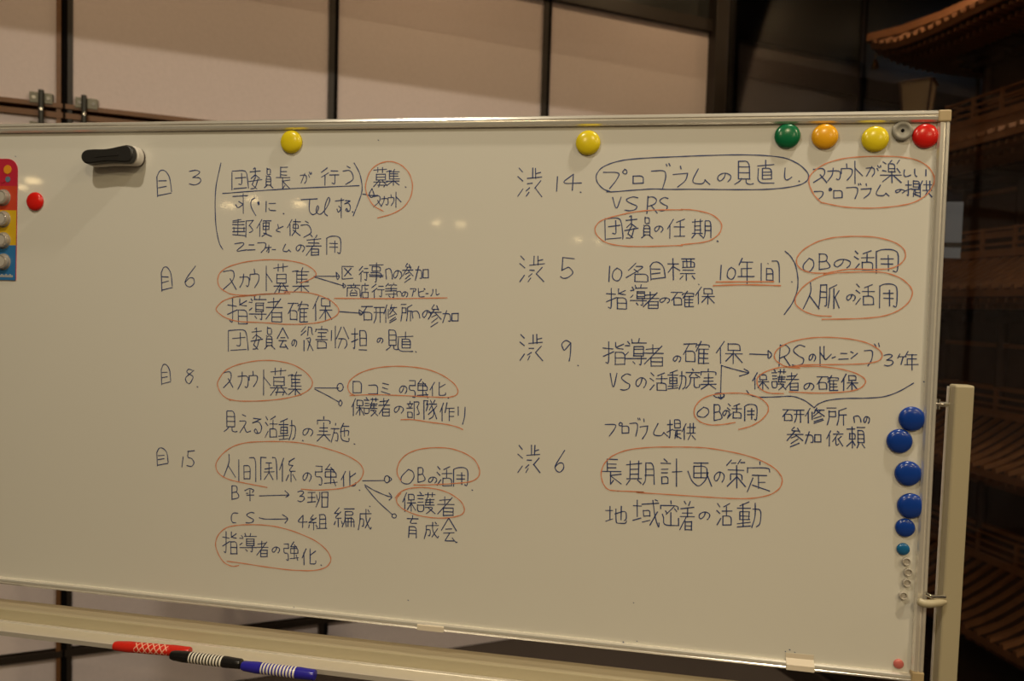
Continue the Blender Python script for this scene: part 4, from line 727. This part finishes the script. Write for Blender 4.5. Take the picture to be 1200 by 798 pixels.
def pen(x0, y0, x1, y1, base, kind, label, cname):
    A = at_z(x0, y0, TZ+PR); E_ = at_z(x1, y1, TZ+PR)
    mid = (A+E_)/2; d = (E_-A); L = d.length; d.normalize(); yv = Vector((0, 0, 1)).cross(d).normalized()
    mt = Matrix((d, yv, Vector((0, 0, 1)))).transposed().to_4x4(); mt.translation = mid
    M[cname] = mat(cname, base, 0.22, noise=0.03); M[cname+'_barrel'] = pen_mat(cname+'_barrel', base, kind)
    o = root('marker_pen', mid, label, 'marker', 'marker pens on the tray'); o.matrix_world = mt; ORG[o] = Vector()
    h = L/2; r = PR
    MB().lathe([(r*.93, -h*.52), (r*.97, -h*.50), (r*.97, h*.50), (r*.93, h*.52)], ax=(1,0,0), k=28).build('barrel', cname+'_barrel', o, smooth=True, abs_=False)
    MB().lathe([(r*.55, -h), (r*.72, -h*.985), (r*.86, -h*.92), (r, -h*.62), (r, -h*.50)], ax=(1,0,0), k=28).build('cap', cname, o, smooth=True, abs_=False)
    MB().lathe([(r, h*.50), (r, h*.60), (r*.92, h*.84), (r*.90, h*.97), (r*.84, h*.995), (r*.5, h)], ax=(1,0,0), k=28).build('end_plug', cname, o, smooth=True, abs_=False)
    return o
pen(133.5, 756.5, 223, 764, (0.60, 0.022, 0.012), 'net', 'red marker pen with a pale net pattern, leftmost on the tray', 'pen_red')
pen(200.5, 767.5, 283, 778, (0.010, 0.009, 0.009), 'stripes', 'black marker pen with white stripes, in the middle of the tray row', 'pen_black')
pen(283.5, 780, 369.5, 791, (0.025, 0.02, 0.33), 'stripes', 'blue marker pen with white stripes, rightmost on the tray', 'pen_blue')

# ------------------------------------------------------------------ pagoda model in the glazed display room
def cw(X, Z, h=0): return CAMP*1 + Vector((math.cos(YAW)*X - math.sin(YAW)*Z, math.sin(YAW)*X + math.cos(YAW)*Z, h-CAMP.z))
PC = cw(2.705, 3.10); pr = root('pagoda_model', (PC.x, PC.y, 0), 'tall brown wooden model of a five-storey pagoda with tiled roofs, behind the glass', 'model')
e_ = (cw(-.176, 1)-cw(0, 0)); e_.z = 0; e_.normalize(); n_ = Vector((-e_.y, e_.x, 0))     # n_ is the face towards the board
# rotation that maps local x to n_ (visible face normal) and y to -e_
def PW_(x, y, z, k=0):
    c_, s_ = math.cos(k*math.pi/2), math.sin(k*math.pi/2); x, y = c_*x-s_*y, s_*x+c_*y
    return Vector((PC.x, PC.y, 0)) + n_*x + e_*y + Vector((0, 0, z))
TIERS = [(0.325, 0.98, 0.60), (0.935, 0.93, 0.56), (1.625, 0.89, 0.52), (2.245, 0.85, 0.48), (2.810, 0.80, 0.44)]
NT = len(TIERS)
for i, (ze, he, hb_) in enumerate(TIERS):
    nxt = TIERS[i+1][2] if i+1 < NT else 0.04
    rise = 0.17 if i+1 < NT else 0.42
    ru = nxt+0.06
    base = TIERS[i-1][0]+0.19 if i else -0.18
    # storey body with corner pillars and panelled faces
    body = MB().box((-hb_+.01, -hb_+.01, base), (hb_-.01, hb_-.01, ze+0.02), PW_).build('storey_body', 'modeldark', pr)
    for k in range(4):
        for t in (-1, -.36, .36):
            MB().tube(PW_(hb_, hb_*t, base, k), PW_(hb_, hb_*t, ze-.06, k), 0.022, k=10).build('pillar', 'modeldark', body, smooth=True)
        for z_ in (base+.07, base+.26):
            MB().box((hb_-.01, -hb_, z_), (hb_+.012, hb_, z_+.018), lambda x, y, z: PW_(x, y, z, k)).build('tie_beam', 'model', body)
    # brackets under the eave
    br = MB()
    for k in range(4):
        for j in range(9):
            y = -hb_+2*hb_*j/8
            for q in range(3):
                br.box((hb_-.01, y-.035-.012*q, ze-.13+.042*q), (hb_+.06+.07*q, y+.035+.012*q, ze-.105+.042*q), lambda x, yy, z: PW_(x, yy, z, k))
    br.build('eave_bracket', 'modeldark', pr, kind='stuff')
    def roofz(r, u, v): return ze + rise*(v**1.35) + 0.085*abs(u)**5*(1-v)**1.5
    NV, NU = 7, 18
    rf = MB()
    for k in range(4):
        for (dz, flip) in ((0.0, 0), (-0.028, 1)):
            n = len(rf.v)
            for a in range(NV+1):
                v = a/NV; r = he+(ru-he)*v
                for b in range(NU+1):
                    u = -1+2*b/NU; rf.v.append(PW_(r, u*r, roofz(r, u, v)+dz*(1), k))
            for a in range(NV):
                for b in range(NU):
                    q = (n+a*(NU+1)+b, n+a*(NU+1)+b+1, n+(a+1)*(NU+1)+b+1, n+(a+1)*(NU+1)+b)
                    rf.f.append(q if not flip else q[::-1])
        n = len(rf.v)
        for b in range(NU+1):
            u = -1+2*b/NU; rf.v += [PW_(he, u*he, roofz(he, u, 0), k), PW_(he, u*he, roofz(he, u, 0)-.028, k)]
        for b in range(NU): rf.f.append((n+2*b, n+2*b+1, n+2*b+3, n+2*b+2))
    roof = rf.build('roof', 'modeldark', pr)
    # tile ribs: single ones on the face towards the board, joined on the others
    NR = 34
    oth = MB()
    for k in range(4):
        for j in range(NR):
            y = -he*.97+2*he*.97*j/(NR-1); r_end = max(ru, abs(y)); vmax = min(1, (he-r_end)/(he-ru))
            mbk = MB() if k == 0 else oth
            prev = None; seg = 4
            for q in range(seg+1):
                v = vmax*q/seg; r = he+(ru-he)*v; u = y/r if r else 0
                z = roofz(r, max(-1, min(1, u)), v); xo = r+(.012 if q == 0 else 0)
                c4 = [PW_(xo, y-.011, z-.004, k), PW_(xo, y+.011, z-.004, k), PW_(xo, y+.007, z+.014, k), PW_(xo, y-.007, z+.014, k)]
                if prev: mbk.hexa(prev+c4)
                prev = c4
            if k == 0: mbk.build('tile_rib', 'model', roof)
    oth.build('tile_rib', 'model', roof, kind='stuff')
    # eave boards, rafters, hip ridges
    ev = MB()
    for k in range(4):
        for b in range(NU):
            u0, u1 = -1+2*b/NU, -1+2*(b+1)/NU
            p = []
            for u in (u0, u1):
                z = roofz(he, u, 0); p.append([PW_(he-.012, u*he, z-.030, k), PW_(he+.004, u*he, z-.030, k), PW_(he+.004, u*he, z-.004, k), PW_(he-.012, u*he, z-.004, k)])
            ev.hexa(p[0]+p[1])
            z = None
    ev.build('eave_board', 'model', pr)
    rt = MB()
    for k in range(4):
        for j in range(44):
            y = -he*.96+2*he*.96*j/43; u = y/he; z = roofz(he, u, 0)
            rt.box((max(hb_, abs(y)*.98-.02) if abs(y) > hb_ else hb_, y-.006, z-.052), (he-.018, y+.006, z-.034), lambda x, yy, zz_: PW_(x, yy, zz_, k))
            rt.box((max(hb_, abs(y)) , y-.007, z-.075), (he-.085, y+.007, z-.056), lambda x, yy, zz_: PW_(x, yy, zz_, k)) if abs(y) < he-.1 else None
    rt.build('rafter', 'model', roof, kind='stuff')
    for k in range(4):
        hr = MB(); prev = None
        for q in range(7):
            v = q/6*.96-.02; r = he+(ru-he)*v; z = ze + rise*(max(v, 0)**1.35) + 0.085*(1-max(v, 0))**1.5
            c4 = [PW_(r-.018, r+.018, z, k), PW_(r+.018, r-.018, z, k), PW_(r+.012, r-.012, z+.04, k), PW_(r-.012, r+.012, z+.04, k)]
            if q == 2: z2 = z
            if prev: hr.hexa(prev+c4)
            prev = c4
        hr.build('hip_ridge', 'model', roof)
        q = PW_(he-.015, he-.015, ze+.04, k)
        b_ = MB().lathe([(.001, 0), (.006, -.004), (.013, -.018), (.016, -.036), (.020, -.048), (.017, -.050), (.001, -.044)], q+Vector((0, 0, -.045)), (0, 0, 1), 16)
        bl = b_.build('wind_bell', 'bell', pr, smooth=True)
        MB().tube(q+Vector((0, 0, -.046)), q+Vector((0, 0, .0)), .0012, k=6).build('bell_wire', 'bell', bl)
    # balcony with railing above the roof
    if i+1 < NT:
        hbn = TIERS[i+1][2]+0.115; zb0 = ze+rise+0.005
        bal = MB().box((-hbn, -hbn, zb0-.02), (hbn, hbn, zb0+.012), PW_).build('balcony', 'model', pr)
        for k in range(4):
            for zz_ in (.030, .062, .096):
                MB().box((hbn-.012, -hbn-.01, zb0+zz_), (hbn, hbn+.01, zb0+zz_+.009), lambda x, y, z: PW_(x, y, z, k)).build('rail', 'model', bal)
            for j in range(7):
                y = -hbn+2*hbn*j/7
                MB().box((hbn-.013, y-.006, zb0), (hbn+.001, y+.006, zb0+.108), lambda x, y_, z: PW_(x, y_, z, k)).build('baluster', 'model', bal)
MB().tube(PW_(0, 0, 3.20), PW_(0, 0, 3.33), .02, .008).build('spire', 'bell', pr, smooth=True)
MB().box((-.9, -.9, 0.0), (.9, .9, 0.06), PW_).build('plinth', 'modeldark', pr, bevel=.004)

# ------------------------------------------------------------------ paper lantern on a post, behind the glass
LD = 2.90
lt = at_depth(1076, 99, LD); hw = 45/FPX*LD/2*0.72
lr = root('standing_lantern', (lt.x, lt.y, 0), 'tall standing lantern with tan paper sides, seen above the top right corner of the board', 'lantern')
def LW(x, y, z): 
    a_ = math.radians(62); return Vector((lt.x, lt.y, 0)) + Vector((math.cos(a_)*x-math.sin(a_)*y, math.sin(a_)*x+math.cos(a_)*y, z))
zt2 = lt.z; zb2 = zt2-0.24; h0, h1 = hw*.62, hw
for k in range(4):
    c_, s_ = math.cos(k*math.pi/2), math.sin(k*math.pi/2)
    def K(x, y, z): return LW(c_*x-s_*y, s_*x+c_*y, z)
    MB().hexa([K(h0-.004, -h0, zb2), K(h0, -h0, zb2), K(h0, h0, zb2), K(h0-.004, h0, zb2), K(h1-.004, -h1, zt2), K(h1, -h1, zt2), K(h1, h1, zt2), K(h1-.004, h1, zt2)]).build('paper_side', 'paper', lr)
    MB().tube(K(h0, h0, zb2), K(h1, h1, zt2), .005, k=8).build('frame_bar', 'modeldark', lr)
MB().hexa([LW(*q) for q in [(-h1-.012, -h1-.012, zt2), (h1+.012, -h1-.012, zt2), (h1+.012, h1+.012, zt2), (-h1-.012, h1+.012, zt2), (-h1*.7, -h1*.7, zt2+.012), (h1*.7, -h1*.7, zt2+.012), (h1*.7, h1*.7, zt2+.012), (-h1*.7, h1*.7, zt2+.012)]]).build('cap', 'modeldark', lr)
MB().box((-h0-.01, -h0-.01, zb2-.015), (h0+.01, h0+.01, zb2), LW).build('base_plate', 'modeldark', lr)
MB().box((-.02, -.02, .03), (.02, .02, zb2-.015), LW).build('pole', 'modeldark', lr)
MB().box((-.075, -.075, 0), (.075, .075, .03), LW).build('foot', 'modeldark', lr, bevel=.003)
# pale blue-grey board made up to stand for a bluish patch behind the glass, beside the whiteboard frame
M['bluegrey'] = mat('bluegrey_board', (0.36, 0.42, 0.55), 0.6, noise=0.08, nscale=6)
a = at_depth(1094, 236, 2.58); b = at_depth(1126, 293, 2.58)
sg = root('stand_in_board', ((a.x+b.x)/2, (a.y+b.y)/2, 0), 'made-up pale blue-grey board standing for a bluish patch, half hidden by the right edge of the whiteboard', 'stand-in')
dv = Vector((b.x-a.x, b.y-a.y, 0)); dn = Vector((-dv.y, dv.x, 0)).normalized()
def SW(t, n, z): q = Vector((a.x, a.y, 0)) + dv*t + dn*n; q.z = z; return q
MB().box((0, 0, b.z+.02), (1, .012, a.z), SW).build('sheet', 'bluegrey', sg)
MB().box((0, -.003, b.z+.012), (1, .014, b.z+.026), SW).build('lower_edge', 'darkwood', sg)
MB().box((0, 0, b.z-.03), (1, .012, b.z+.012), SW).build('lower_strip', 'bluegrey', sg)
MB().box((.15, .012, .02), (.28, .03, b.z+.1), SW).build('pole', 'dark_metal', sg)
MB().box((0, -.03, 0), (1, .06, .02), SW).build('foot', 'dark_metal', sg)
